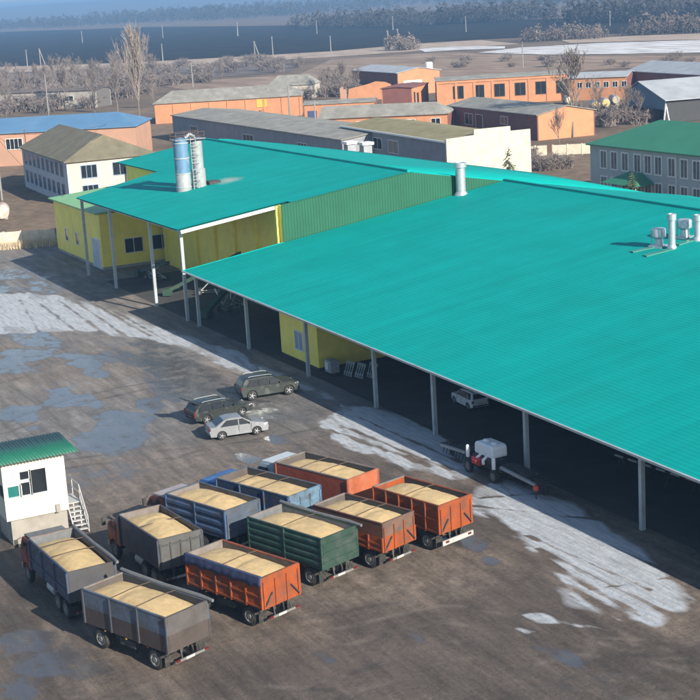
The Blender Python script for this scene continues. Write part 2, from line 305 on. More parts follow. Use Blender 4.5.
    for nm, a in (('snow', snow), ('wet', wet), ('tan', tan), ('rut', rut), ('asph_sheen', asph_sheen), ('track', track)):
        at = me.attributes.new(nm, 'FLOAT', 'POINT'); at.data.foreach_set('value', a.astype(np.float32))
    me.polygons.foreach_set('use_smooth', [True]*len(me.polygons))
    m = bpy.data.materials.new('yard_mud'); m.use_nodes = True; n, l = m.node_tree.nodes, m.node_tree.links; b = n['Principled BSDF']
    geo = n.new('ShaderNodeNewGeometry')
    def nz(sc, det=7, ro=.65, stretch=None, rot=12):
        t = n.new('ShaderNodeTexNoise'); t.inputs['Scale'].default_value = sc; t.inputs['Detail'].default_value = det; t.inputs['Roughness'].default_value = ro
        if stretch:
            mp = n.new('ShaderNodeMapping'); mp.inputs['Rotation'].default_value = (0, 0, R(rot)); mp.inputs['Scale'].default_value = stretch; l.new(geo.outputs['Position'], mp.inputs[0]); l.new(mp.outputs[0], t.inputs[0])
        else: l.new(geo.outputs['Position'], t.inputs[0])
        return t.outputs[0]
    def attr(nm): a = n.new('ShaderNodeAttribute'); a.attribute_name = nm; return a.outputs['Fac']
    def mixc(f, a, bb, bt='MIX'):
        x_ = n.new('ShaderNodeMix'); x_.data_type = 'RGBA'; x_.blend_type = bt
        for sock, v in ((x_.inputs[0], f), (x_.inputs[6], a), (x_.inputs[7], bb)):
            if isinstance(v, (int, float)): sock.default_value = v
            elif isinstance(v, tuple): sock.default_value = (*v, 1)
            else: l.new(v, sock)
        return x_.outputs[2]
    def ramp(f, a, bb, va=0., vb=1.):
        r_ = n.new('ShaderNodeMapRange'); r_.inputs[1].default_value = a; r_.inputs[2].default_value = bb; r_.inputs[3].default_value = va; r_.inputs[4].default_value = vb; l.new(f, r_.inputs[0]); return r_.outputs[0]
    def math_(op, a, bb):
        x_ = n.new('ShaderNodeMath'); x_.operation = op; x_.use_clamp = True
        for i, v in enumerate((a, bb)):
            if isinstance(v, (int, float)): x_.inputs[i].default_value = v
            else: l.new(v, x_.inputs[i])
        return x_.outputs[0]
    c = mixc(ramp(nz(.25), .35, .65), (.07, .055, .045), (.108, .084, .067))
    tanf = math_('MULTIPLY', attr('tan'), ramp(nz(.9), .3, .7))
    c = mixc(attr('asph_sheen'), c, mixc(ramp(nz(.35), .35, .65), (.13, .122, .116), (.21, .196, .182)))
    c = mixc(tanf, c, (.2, .158, .124))
    c = mixc(1.0, c, ramp(nz(3.5, 10, .8), .25, .75, .6, 1.4), 'MULTIPLY')
    c = mixc(1.0, c, ramp(nz(.8, 7, .72, (.16, 1.7, 1), -58), .3, .7, .58, 1.42), 'MULTIPLY')
    c = mixc(1.0, c, ramp(attr('rut'), .35, .65, .9, 1.08), 'MULTIPLY')
    c = mixc(math_('MULTIPLY', attr('track'), .85), c, mixc(ramp(nz(.5), .4, .6), (.05, .042, .038), (.17, .14, .115)))
    w = math_('MULTIPLY', attr('wet'), ramp(nz(.7, 9, .72), .25, .6)); w = ramp(w, .25, .58)
    c = mixc(math_('MULTIPLY', w, .75), c, (.07, .073, .08))
    sn = ramp(math_('MULTIPLY', attr('snow'), ramp(nz(1.5, 9, .75, (.5, 1.8, 1)), .2, .42)), .3, .55)
    snc = mixc(ramp(nz(1.6, 8, .7, (.3, 2.2, 1)), .3, .62), (.26, .275, .29), (.47, .5, .535))
    c = mixc(sn, c, snc); l.new(c, b.inputs['Base Color'])
    ro = ramp(w, 0, 1, .8, .2); l.new(math_('MAXIMUM', ro, ramp(sn, 0, 1, 0, .7)), b.inputs['Roughness'])
    bp = n.new('ShaderNodeBump'); bp.inputs['Distance'].default_value = .14
    hgt = math_('ADD', math_('MULTIPLY', nz(2.2, 9, .72), .6), math_('MULTIPLY', nz(1.2, 6, .7, (.2, 3, 1)), .5)); l.new(hgt, bp.inputs['Height']); l.new(ramp(w, 0, 1, 1.0, .03), bp.inputs['Strength']); l.new(bp.outputs[0], b.inputs['Normal'])
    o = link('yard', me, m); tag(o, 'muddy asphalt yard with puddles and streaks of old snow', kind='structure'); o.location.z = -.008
yard_object()
M['dirtpatch'] = mat('dirt', (.13, .1, .08), .95, 0, .35, .35, bump=.4, bscale=2)

# ------------------------------------------------------------------ the production hall
hall = empty('production_hall', (-131.45, 47.5, 0), 0, 'long open fronted production hall with bright turquoise metal roofs', 'hall')
HX, HY = -131.45, 47.5
def hl(p): return (p[0]-HX, p[1]-HY, p[2])
XR = -26.0                                  # right end, outside the frame
def eave_z(x): return 5.2-.0089*(x-HX)
def low_z(x, y): t = (y-47.2)/(82.6-47.2); return eave_z(x)*(1-t)+9.85*t
def up_z(x, y): return 8.98+.1215*(y-47.3)
def roof_rows(name, y0, y1, xl, xr, zf, step=.36, lip=.009, thick=.1, parent=hall, nx=6):
    mb = MB(); n = int(round((y1-y0)/step)); ys = np.linspace(y0, y1, n+1)
    vs, fs = [], []
    for k in range(n):
        ya, yb = ys[k], ys[k+1]; base = len(vs)
        for (yy, dz) in ((ya, 0), (ya, lip), (yb, 0)):
            a, b = xl(yy), xr(yy)
            for i in range(nx+1):
                x = a+(b-a)*i/nx; vs.append(hl((x, yy, zf(x, yy)+dz)))
        m_ = nx+1
        for r_ in range(2):
            for i in range(nx): fs.append((base+r_*m_+i, base+r_*m_+i+1, base+(r_+1)*m_+i+1, base+(r_+1)*m_+i))
    mb.add(vs, fs)
    # underside
    vs, fs = [], []
    for yy in (y0, y1):
        a, b = xl(yy), xr(yy)
        for i in range(nx+1): x = a+(b-a)*i/nx; vs.append(hl((x, yy, zf(x, yy)-thick)))
    for i in range(nx): fs.append((i, i+nx+1, i+nx+2, i+1))
    mb.add(vs, fs)
    return mb.build(name, M['teal'], parent, fix=False)
LIN = lambda pts: (lambda y: float(np.interp(y, [p[0] for p in pts], [p[1] for p in pts])))
roof_low = roof_rows('lower_roof', 47.2, 82.6, lambda y: HX, lambda y: XR, low_z, nx=12)
# roof profile edge at the left (gable) side
mb = MB(); mb.bar(hl((HX-.02, 47.2, eave_z(HX)-.03)), hl((HX-.02, 82.6, 9.82)), .08, .2); mb.build('verge_trim', M['teal'], hall)
UXL = LIN([(47.3, -164.6), (58.6, -169.0)])
roof_up = roof_rows('upper_roof', 47.3, 58.6, UXL, lambda y: HX-.75 if y < 57 else HX-.75, up_z, nx=6)
roof_rows('upper_roof', 58.6, 71.5, LIN([(58.6, -184.4), (71.5, -186.0)]), lambda y: HX+.12, up_z, nx=6)
ZR = up_z(0, 71.5)
def far_z(x, y):
    k = float(np.interp(x, [-186, HX, -122, -105], [-.145, -.185, -.15, -.13])); return ZR+k*(y-71.5) if x < HX-.01 else 9.85+k*(y-82.6)
def strip(name, A, B):
    m_ = 8; n = len(A); vs, fs = [], []
    for t in np.linspace(0, 1, m_+1):
        for p, q in zip(A, B):
            x, y = p[0]+(q[0]-p[0])*t, p[1]+(q[1]-p[1])*t; vs.append(hl((x, y, far_z(x, y))))
    for j in range(m_):
        for i in range(n-1): fs.append((j*n+i, j*n+i+1, (j+1)*n+i+1, (j+1)*n+i))
    mb = MB(); mb.add(vs, fs); o = mb.build(name, M['teal'], hall, True, fix=False); k = o.modifiers.new('thick', 'SOLIDIFY'); k.thickness = .12; k.offset = -1; return o
FL = [(-187.5, 75.5), (-190, 79), (-186, 82), (-179, 86), (-172.6, 90), (-165.2, 93.2), (-160, 97.2), (-155, 101), (HX-.02, 101.6)]
RLx = [-186, -185.5, -183, -176, -168, -160, -153, -146, HX-.02]
strip('far_roof', [(x, 71.5) for x in RLx], FL)
strip('far_roof', [(HX, 82.6), (-128, 82.6), (-122, 82.6), (-113, 82.6), (-104, 82.6), (XR, 82.6)], [(HX, 101.6), (-126, 99.5), (-120, 97), (-112, 95), (-104, 94), (XR, 93.5)])
for (xa, xb, yy, zz) in ((-186, HX+.1, 71.5, ZR), (HX, XR, 82.6, 9.85)):
    mb = MB(); mb.prism([(yy-HY-.2, zz-.08), (yy-HY-.16, zz+.17), (yy-HY+.06, zz+.2), (yy-HY+.5, zz-.06)], xa-HX, xb-HX, 'x'); mb.build('ridge_cap', M['teal'], hall)
# green ribbed gable wall (x = HX plane) between the two roofs
mb = MB(); ysr = np.arange(57.6, 84.2, .3); vs, fs = [], []
for y in ysr:
    for (dy, dx) in ((0, 0), (.08, .05), (.16, .05), (.24, 0)):
        yy = y+dy; zt = up_z(0, yy)-.02 if yy < 71.5 else ZR-.185*(yy-71.5)-.06; zb = low_z(HX, min(yy, 82.6))-(0 if yy < 82.6 else .185*(yy-82.6))-.1
        vs += [hl((HX+.02+dx, yy, max(zt, zb+.01))), hl((HX+.02+dx, yy, zb))]
n = len(vs)//2
for i in range(n-1): fs.append((2*i, 2*i+1, 2*i+3, 2*i+2))
mb.add(vs, fs).build('green_wall', M['greenwall'], hall, fix=False)
# walls
def wall(name, x0, x1, y0, y1, z0, z1, m, parent=hall): mb = MB(); mb.b2(hl((x0, y0, z0)), hl((x1, y1, z1))); return mb.build(name, m, parent)
def quadwall(name, pts_xy, z0, ztops, m, th=.2):
    mb = MB(); (xa, ya), (xb, yb) = pts_xy; d = np.array([xb-xa, yb-ya]); nrm = np.array([-d[1], d[0]])/np.hypot(*d)*th
    b = [(xa, ya), (xb, yb), (xb+nrm[0], yb+nrm[1]), (xa+nrm[0], ya+nrm[1])]; zt = [ztops[0], ztops[1], ztops[1], ztops[0]]
    mb.add([hl((p[0], p[1], z0)) for p in b]+[hl((p[0], p[1], zt[i])) for i, p in enumerate(b)], [(0,3,2,1),(4,5,6,7),(0,1,5,4),(1,2,6,5),(2,3,7,6),(3,0,4,7)])
    return mb.build(name, m, hall)
quadwall('front_wall', [(-166, 57.6), (HX-.05, 57.6)], 0, (up_z(0, 57.6)-.12,)*2, M['yellow'])
for k in range(6):   # pilasters
    x = HX-.9-k*5.6; wall('pilaster', x-.22, x+.22, 57.3, 57.59, 0, up_z(0, 57.3)-.15, M['yellow'])
quadwall('end_wall', [(HX-.3, 57.8), (HX-.3, 82.5)], 0, (up_z(0, 57.8)-.2, 9.4), M['darkgrey'])
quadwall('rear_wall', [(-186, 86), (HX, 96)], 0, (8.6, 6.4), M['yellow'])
quadwall('rear_wall', [(HX, 93), (XR, 93)], 0, (7.6, 7.6), M['darkgrey'])
quadwall('end_wall', [(XR-.4, 50), (XR-.4, 82.6)], 0, (4.6, 9.4), M['yellow'])
quadwall('end_wall', [(XR-.4, 82.6), (XR-.4, 92.5)], 0, (9.4, 7.7), M['yellow'])
mb = MB(); a, b = hl((-183.5, 60.0, 0)), hl((-183.5, 86, 0))
mb.prism([(60.0-HY, 0), (60.0-HY, up_z(0, 60)-.2), (71.5-HY, ZR-.2), (86-HY, ZR-.155*14.5-.2), (86-HY, 0)], a[0], a[0]+.2, 'x'); mb.build('gable_wall', M['yellow'], hall)
quadwall('step_wall', [(-183.4, 59.6), (-168.5, 59.6)], 0, (up_z(0, 59.6)-.14,)*2, M['yellow'])
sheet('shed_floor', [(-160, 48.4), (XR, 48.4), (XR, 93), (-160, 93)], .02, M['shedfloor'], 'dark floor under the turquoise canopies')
# columns and eave beams
col_low = [-130.4, -118.6, -106.5, -94.9, -86.3, -75.0, -63.6, -52, -40, -28]; col_up = [-165.0, -155.1, -142.3, -133.5]
for x in col_low: wall('column', x-.13, x+.13, 47.9, 48.16, 0, eave_z(x)-.5, M['steel'])
for x in col_up: wall('column', x-.14, x+.14, 47.9, 48.18, 0, 8.55, M['steel'])
for (x, y) in [(x, y) for x in (-118.6, -94.9, -75, -52) for y in (62., 76.)]: wall('inner_column', x-.14, x+.14, y-.14, y+.14, 0, low_z(x, y)-.3, M['steel'])
mb = MB(); mb.bar(hl((HX, 47.98, eave_z(HX)-.32)), hl((XR, 47.98, eave_z(XR)-.32)), .3, .36); mb.build('eave_beam', M['steel'], hall)
mb = MB(); mb.bar(hl((-164.9, 48.0, 8.72)), hl((HX-.9, 48.0, 8.72)), .3, .34); mb.build('eave_beam', M['steel'], hall)
mb = MB(); mb.bar(hl((HX, 47.12, eave_z(HX)+.0)), hl((XR, 47.12, eave_z(XR)+.0)), .12, .12); mb.build('gutter', M['steel'], hall)
mb = MB(); mb.bar(hl((HX-.72, 47.6, 8.72)), hl((HX-.72, 57.2, 9.9)), .14, .3); mb.build('white_fascia', M['whitetrim'], hall)
for k in range(9):
    x = -128+k*12; mb = MB(); mb.bar(hl((x, 48.3, eave_z(x)-.35)), hl((x, 82, 9.3)), .2, .35); mb.build('rafter', M['steel'], hall)
# yellow annex on the left
def simple_window(parent, x0, x1, z0, z1, y, fm, pm, nm=1, axis='y', out=-1, fw=.09, bars=0, hbars=0):
    """frame and pane on the wall plane y (or x) ; out is the outward sign"""
    w = MB(); e = .07*out
    def b(a0, a1, c0, c1, d0, d1, mbx):
        if axis == 'y': mbx.b2((a0, y+d0, c0), (a1, y+d1, c1))
        else: mbx.b2((y+d0, a0, c0), (y+d1, a1, c1))
    b(x0-fw, x1+fw, z1, z1+fw, -e*.4, e, w); b(x0-fw, x1+fw, z0-fw, z0, -e*.4, e*1.5, w); b(x0-fw, x0, z0, z1, -e*.4, e, w); b(x1, x1+fw, z0, z1, -e*.4, e, w)
    for k in range(bars):
        t = x0+(x1-x0)*(k+1)/(bars+1); b(t-.035, t+.035, z0, z1, -e*.4, e*.8, w)
    for k in range(hbars):
        t = z0+(z1-z0)*(k+1)/(hbars+1)+.2*(z1-z0); b(x0, x1, t-.03, t+.03, -e*.4, e*.7, w)
    o = w.build('window', fm, parent)
    p = MB(); b(x0, x1, z0, z1, -e*.3, e*.2, p); p.build('pane', pm, o); return o
annex = empty('yellow_annex', (-185.5, 50.4, 0), 0, 'yellow sheet metal annex with light green roof at the left end of the hall', 'building')
AX = 18.6
mb = MB(); mb.b2((0, 0, .35), (AX, 9.5, 6.5)); mb.build('wall', M['yellow'], annex)
mb = MB(); mb.b2((.05, .05, 0), (AX-.05, 9.4, .348)); mb.build('plinth', M['conc'], annex)
mb = MB(); mb.prism([(-.5, 6.52), (9.8, 7.25), (9.8, 7.4), (-.5, 6.66)], -.6, AX+.4, 'x'); mb.build('roof', M['ltgreen'], annex)
for (a, b_) in ((4.2, 5.2), (8.6, 9.6)): simple_window(annex, a, b_, 1.9, 3.3, 0, M['wframe'], M['glass'], bars=0)
mb = MB(); mb.b2((15.2, -.06, .05), (17.9, .04, 3.4)); dr = mb.build('door', mat('pale_door', (.45, .5, .58), .5), annex)
mb = MB(); mb.b2((15.02, -.09, .05), (15.2, .05, 3.55)); mb.b2((17.9, -.09, .05), (18.08, .05, 3.55)); mb.b2((15.2, -.09, 3.4), (17.9, .05, 3.55)); mb.build('door_frame', M['wframe'], dr)
for (a, b_) in ((2.8, 4.9), (6.0, 8.6)): simple_window(annex, a, b_, 1.7, 3.3, AX, M['wframe'], M['glass'], axis='x', out=1, bars=1)
kiosk = empty('yellow_cabin', (-114.6, 49.35, 0), 0, 'yellow box cabin with one window under the low canopy', 'cabin')
mb = MB(); mb.b2((0, 0, .3), (7.3, 9.0, 3.9)); mb.build('wall', M['yellow'], kiosk)
mb = MB(); mb.b2((.08, .08, 0), (7.2, 8.9, .298)); mb.build('plinth', M['darkgrey'], kiosk)
mb = MB(); mb.b2((-.1, -.1, 3.902), (7.4, 9.1, 4.02)); mb.build('roof', M['steel'], kiosk)
simple_window(kiosk, 3.0, 4.5, 1.2, 2.7, 0, M['wframe'], mat('pale_blue_pane', (.25, .33, .42), .2, spec=.8), bars=1)  # pane is a plain pale blue
mb = MB(); mb.b2((7.29, 6.0, .32), (7.36, 8.4, 3.0)); mb.build('gate_panel', M['darkgrey'], kiosk)

# ------------------------------------------------------------------ roof equipment
def zroof_up(y): return up_z(0, y)
silo = empty('rooftop_silo', (-152.3, 56.3, zroof_up(56.3)), 0, 'blue and grey twin silo with caged ladder rising through the upper roof', 'silo')
M['bluesteel'] = mat('blue_steel', (.11, .22, .34), .5, .1, .1, 1.2, dirt=(.4, .42, .42), damt=.2)
M['palesteel'] = mat('pale_steel', (.3, .325, .34), .5, .1, .15, 1.5, dirt=(.3, .26, .22), damt=.3)
mb = MB(); mb.lathe([(.80, 1.75), (.80, 5.2), (.62, 5.38), (.1, 5.5)], 'z', 20, (.25, -.75, 0)); mb.build('silo_shell', M['bluesteel'], silo, True)
mb = MB(); mb.lathe([(.82, -.6), (.82, 1.72), (.8, 1.75)], 'z', 20, (.25, -.75, 0)); mb.build('silo_base', M['palesteel'], silo, True)
for z in (.3, 1.74, 3.35, 4.95): mb = MB(); mb.lathe([(.84, z-.05), (.87, z-.05), (.87, z+.05), (.84, z+.05)], 'z', 20, (.25, -.75, 0)); mb.build('band', M['steel'], silo, True)
mb = MB(); mb.lathe([(.75, -.6), (.75, 2.0), (.62, 2.1), (.62, 5.0), (.2, 5.15)], 'z', 18, (.15, 1.05, 0)); mb.build('dust_collector', M['palesteel'], silo, True)
mb = MB(); mb.tube([(.1, .85, 4.9), (.1, .85, 5.5), (.1, .4, 5.75), (.2, -.2, 5.4)], .18, 8); mb.build('duct', M['palesteel'], silo, True)
lad = MB(); lad.bar((1.15, .05, -.3), (1.15, .05, 5.5), .06); lad.bar((1.15, .6, -.3), (1.15, .6, 5.5), .06)
ld = lad.build('ladder', M['palesteel'], silo)
for k in range(16): mb = MB(); mb.bar((1.15, .08, .0+.35*k), (1.15, .57, .0+.35*k), .05); mb.build('rung', M['palesteel'], ld)
for k in range(6):
    pts = [(1.15+.55*math.sin(t), .325+.42*math.cos(t), .9+.9*k) for t in np.linspace(0, math.pi, 7)]; mb = MB(); mb.tube(pts, .025, 4); mb.build('cage_hoop', M['rust'], ld)
rl = MB()
for (x, y) in ((-.7, -1.5), (1.0, -1.5), (1.0, 1.7), (-.7, 1.7), (1.0, .1), (-.7, .1)): rl.bar((x, y, 5.2), (x, y, 6.0), .04)
for z in (5.6, 6.0):
    for a, b_ in (((-.7, -1.5), (1.0, -1.5)), ((1.0, -1.5), (1.0, 1.7)), ((1.0, 1.7), (-.7, 1.7)), ((-.7, 1.7), (-.7, -1.5))): rl.bar((*a, z), (*b_, z), .035)
rl.build('railing', M['rust'], silo)
mb = MB(); mb.box((.15, .1, 5.27), (1.9, 3.4, .06)); mb.build('platform', M['palesteel'], silo)
mb = MB(); mb.box((0, 2.6, .25), (1.3, 1.3, .5)); hatch = mb.build('roof_hatch', M['darkgrey'], None); hatch.location = silo.location; hatch.location.z += .1; hatch.location.x += .2; tag(hatch, 'low dark roof hatch right beside the rooftop silo', 'hatch')
def vent_pipe(p, h, r, label, cap=True):
    e = empty('vent_pipe', p, 0, label, 'vent pipe', 'vent pipes on the turquoise roof')
    mb = MB(); mb.lathe([(r*1.0, -.3), (r, h-.45)], 'z', 16); mb.build('pipe', M['galv'], e, True)
    mb = MB(); mb.lathe([(r*1.03, h-.5), (r*1.28, h-.48), (r*1.28, h), (r*.9, h+.02), (r*.85, h-.05)], 'z', 16); mb.build('cap', M['galv'], e, True)
    mb = MB(); mb.lathe([(r*1.5, -.2), (r*1.35, .06), (r*1.05, .3)], 'z', 16); mb.build('flashing', M['galv'], e, True); return e
P = onplane((461, 196), 47.2, 5.2, .126); vent_pipe((HX+.75, P[1], low_z(HX, P[1])), 3.2, .5, 'thick galvanised vent pipe standing against the green wall')
P = onplane((672, 250), 47.2, eave_z(-93), .136); vent_pipe((P[0], P[1], low_z(P[0], P[1])), 2.7, .28, 'slim vent pipe between the two small cowls on the right')
P = onplane((698, 242), 47.2, eave_z(-93), .136); vent_pipe((P[0], P[1], low_z(P[0], P[1])), 2.0, .28, 'short vent pipe cut by the right edge of the photo')
for px, lb in (((659, 248), 'squat fan cowl left of the slim roof vent pipe'), ((685, 239), 'squat fan cowl right of the slim roof vent pipe')):
    P = onplane(px, 47.2, eave_z(-94), .136); e = empty('fan_cowl', (P[0], P[1], low_z(P[0], P[1])), .3, lb, 'roof fan', 'fan cowls on the turquoise roof')
    mb = MB(); mb.lathe([(.36, -.2), (.33, .45), (.3, .6)], 'z', 14); mb.build('neck', M['galv'], e, True)
    mb = MB(); mb.lathe([(.3, .6), (.56, .8), (.56, 1.35), (.5, 1.45)], 'z', 14); mb.build('cowl', M['galv'], e, True)
    mb = MB(); mb.box((0, 0, -.02), (1.2, 1.2, .25)); mb.build('curb', M['galv'], e)
    for s in (-1, 1): mb = MB(); mb.bar((s*.5, -.3, .1), (s*.5, -.3, 1.3), .06); mb.build('bracket', M['galv'], e)
M['slot'] = mat('green_skylight', (.05, .24, .19), .4)
for k, (a, b_) in enumerate((((632, 254), (655, 249)), ((645, 258), (672, 251)), ((677, 247), (697, 241)))):
    A, B = onplane(a, 47.2, eave_z(-95), .136), onplane(b_, 47.2, eave_z(-95), .136); mb = MB()
    mb.bar((A[0], A[1], low_z(A[0], A[1])+.06), (B[0], B[1], low_z(B[0], B[1])+.06), .6, .08); o = mb.build('roof_strip', M['slot'], None)
    tag(o, ['leftmost dull green strip lying on the roof below the cowls', 'middle dull green strip on the roof, below the slim vent pipe', 'rightmost dull green strip on the roof behind the slim vent pipe'][k], 'roof strip', 'green strips on the turquoise roof')

# ------------------------------------------------------------------ background buildings
M['whitewall'] = mat('white_plaster', (.5, .455, .38), .85, 0, .12, .5, dirt=(.5, .45, .38), damt=.25, dscale=.4)
M['shadewall'] = mat('shaded_white_plaster', (.42, .44, .47), .85, 0, .1, .5)  # white plaster tinted bluish to paint the shade on the office front
M['olive'] = mat('mossy_slate', (.23, .2, .095), .9, 0, .2, .4, dirt=(.3, .275, .18), damt=.4, dscale=.3, bump=.3, bscale=3)
M['slate'] = mat('weathered_slate', (.235, .225, .195), .9, 0, .2, .5, dirt=(.34, .33, .3), damt=.35, dscale=.25)
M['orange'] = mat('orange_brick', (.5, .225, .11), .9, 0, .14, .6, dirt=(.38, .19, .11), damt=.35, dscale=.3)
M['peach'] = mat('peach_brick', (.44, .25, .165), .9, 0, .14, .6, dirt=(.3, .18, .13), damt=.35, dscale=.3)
M['redbrick_and_shade'] = mat('dark_red_and_shaded_brick', (.2, .075, .06), .9, 0, .18, .6, dirt=(.14, .075, .065), damt=.3, dscale=.3)  # dark red brick; also paints the shaded walls of orange brick buildings
M['greybrick'] = mat('grey_silicate', (.24, .25, .27), .9, 0, .12, .6)
M['blueroof'] = mat('blue_sheet_roof', (.09, .2, .34), .6, 0, .1, .3, dirt=(.15, .25, .37), damt=.3, dscale=.08)
M['greyroof'] = mat('pale_sheet_roof', (.36, .38, .4), .6, 0, .15, .3)
M['greenroof'] = mat('green_sheet_roof', (.035, .2, .11), .5, 0, .08, .3)
M['greyfac'] = mat('grey_facade', (.4, .44, .44), .85, 0, .08, .5)
M['cream'] = mat('cream_whitewash', (.56, .51, .4), .9, 0, .12, 1.2, dirt=(.42, .37, .29), damt=.35, dscale=.9)
M['yellowpane'] = mat('yellow_paint', (.72, .38, .06), .8)

def building(name, label, cat, A, ang, L, D, ze, zr, wm, rm, ia=0., ib=0., ov=.35, fw=.09, front=(), right=(), left=(), fm=None, pm=None, sidem=None, group=None, rt=.16, shed=False):
    """front wall runs from A for L metres at angle ang; D metres deep away from the viewer. Windows: (u0,u1,z0,z1[,bars])"""
    e = empty(name, (A[0], A[1], 0), ang, label, cat, group); fm = fm or M['wframe']; pm = pm or M['glass']
    mb = MB(); mb.b2((0, 0, -.3), (L, .25, ze)); mb.build('front_wall', wm, e)
    mb = MB(); mb.b2((0, D-.25, -.3), (L, D, ze)); mb.build('rear_wall', wm, e)
    for x0, x1, hip in ((.0, .25, ia), (L-.25, L, ib)):
        poly = [(.25, -.3), (D-.25, -.3), (D-.25, ze), (.25, ze)]
        if not hip: poly = [(.25, -.3), (D-.25, -.3), (D-.25, ze), (D/2, zr-.05), (.25, ze)]
        mb = MB(); mb.prism(poly, x0, x1, 'x'); mb.build('side_wall', sidem or wm, e)
    oa = ov if not ia else ov; sl = (zr-ze)/(D/2); zl = ze-sl*ov
    bot = [(-ov, -ov), (L+ov, -ov), (L+ov, D+ov), (-ov, D+ov)]
    r0 = (ia if ia else -ov, D/2); r1 = (L-ib if ib else L+ov, D/2)
    vs = [(p[0], p[1], zl+.02) for p in bot]+[(r0[0], r0[1], zr+.02), (r1[0], r1[1], zr+.02)]
    up = [(v[0], v[1], v[2]+rt) for v in vs]; n = 6
    F = [(0, 1, 5, 4), (2, 3, 4, 5), (1, 2, 5), (3, 0, 4)] if True else []
    mb = MB(); fs = [F[0], F[1]]
    if ib: fs.append(F[2])
    if ia: fs.append(F[3])
    lo = [tuple(i for i in f[::-1]) for f in fs]; hi = [tuple(i+n for i in f) for f in fs]; rim = [(0, 1, 7, 6), (2, 3, 9, 8)]
    if ib: rim.append((1, 2, 8, 7))
    else: rim += [(1, 5, 11, 7), (5, 2, 8, 11)]
    if ia: rim.append((3, 0, 6, 9))
    else: rim += [(3, 4, 10, 9), (4, 0, 6, 10)]
    mb.add(vs+up, lo+hi+rim); e_roof = mb.build('roof', rm, e)
    for w in front: simple_window(e, w[0], w[1], w[2], w[3], 0, fm, pm, fw=fw, bars=w[4] if len(w) > 4 else 1)
    for w in right: simple_window(e, w[0], w[1], w[2], w[3], L, fm, pm, axis='x', out=1, bars=w[4] if len(w) > 4 else 1)
    for w in left: simple_window(e, w[0], w[1], w[2], w[3], 0, fm, pm, axis='x', out=-1, bars=w[4] if len(w) > 4 else 1)
    return e, e_roof
def span(a, b, z):
    A, B = atz(a, z), atz(b, z); d = B-A; return A, math.atan2(d[1], d[0]), math.hypot(d[0], d[1])
def row(n, u0, step, w, z0, z1, bars=1): return [(u0+k*step, u0+k*step+w, z0, z1, bars) for k in range(n)]

M['oldslate'] = mat('dark_mossy_slate', (.15, .133, .085), .9, 0, .22, .5, dirt=(.2, .18, .125), damt=.4, dscale=.35, bump=.4, bscale=3)
# white two-storey office
A, an, L = span((21.4, 147), (66, 161.5), 6.8)
b1, r1 = building('office_building', 'white two storey building with mossy hipped roof at left', 'building', A, an, L, 14, 6.8, 9.9, M['shadewall'], M['oldslate'], 0, 5.2, .5,
    front=row(9, 2.0, 3.3, 1.7, 4.2, 6.1)+row(9, 2.0, 3.3, 1.7, 1.1, 3.0), right=[(2.2, 4.6, 4.0, 5.9, 2), (7.2, 9.4, 4.0, 5.9), (10.6, 12.6, 4.0, 5.9)]+[(2.2, 4.6, .9, 2.8, 2)], sidem=M['whitewall'], fm=mat('blue_frames', (.22, .32, .45), .6))
mb = MB(); mb.prism([(4.6, 8.9), (9.4, 8.9), (7, 10.06)], L-6.2, L-3.4, 'x'); mb.build('gablet', M['oldslate'], b1)
for (u, v) in ((9.5, .9), (12.3, .7)): mb = MB(); mb.box((L+.5, u, 3.0), (.6, .7, 4.4)); mb.build('chimney_stack', M['whitewall'], b1)
mb = MB(); mb.tube([(-1.0, 1, 0), (-1.0, 1, 9.6)], .09, 6); mb.build('mast', M['rust'], b1)
# brick with blue roof
A, an, L = span((0, 133.5), (135, 126), 6.4); ext = 26
A2 = A-np.array([math.cos(an), math.sin(an), 0])*ext
building('brick_workshop', 'brick workshop under a bright blue sheet roof at far left', 'building', A2, an, L+ext, 17, 6.4, 8.6, M['peach'], M['blueroof'], 0, 5.0, .4,
    front=[(ext+1, ext+4.2, 3.2, 5.2, 3), (ext-7, ext-4, 3.2, 5.2, 3), (ext-14, ext-11, 3.2, 5.2, 3)])
# long orange shed, back left
A, an, L = span((154, 103.8), (301, 95), 5.0)
building('orange_shed', 'long orange brick shed with grey slate roof behind the poplar', 'shed', A, an, L, 13, 5.0, 7.4, M['orange'], M['slate'], 4, 4, .4,
    front=[(L-11.2, L-8.6, 2.6, 4.6, 0)], pm=M['yellowpane'], fm=M['orange'])
for k in range(9): mb = MB(); u_ = .3+k*(L-.6)/8; mb.b2((u_-.25, -.14, -.2), (u_+.25, -.002, 4.6)); mb.build('pilaster', M['orange'], bpy.data.objects['orange_shed'])
# grey shed with shaded front
A, an, L = span((172, 115.7), (342, 140.3), 5.0)
g1, _ = building('grey_shed', 'long low grey shed with weathered roof directly behind the turquoise ridge', 'shed', A, an, L, 15.5, 5.0, 5.9, M['greybrick'], M['slate'], 0, 0, .35, front=[(42.8, 48.2, 2.0, 3.4, 2), (12, 16, 2.0, 3.4, 2), (70, 74, 2.0, 3.4, 2)])
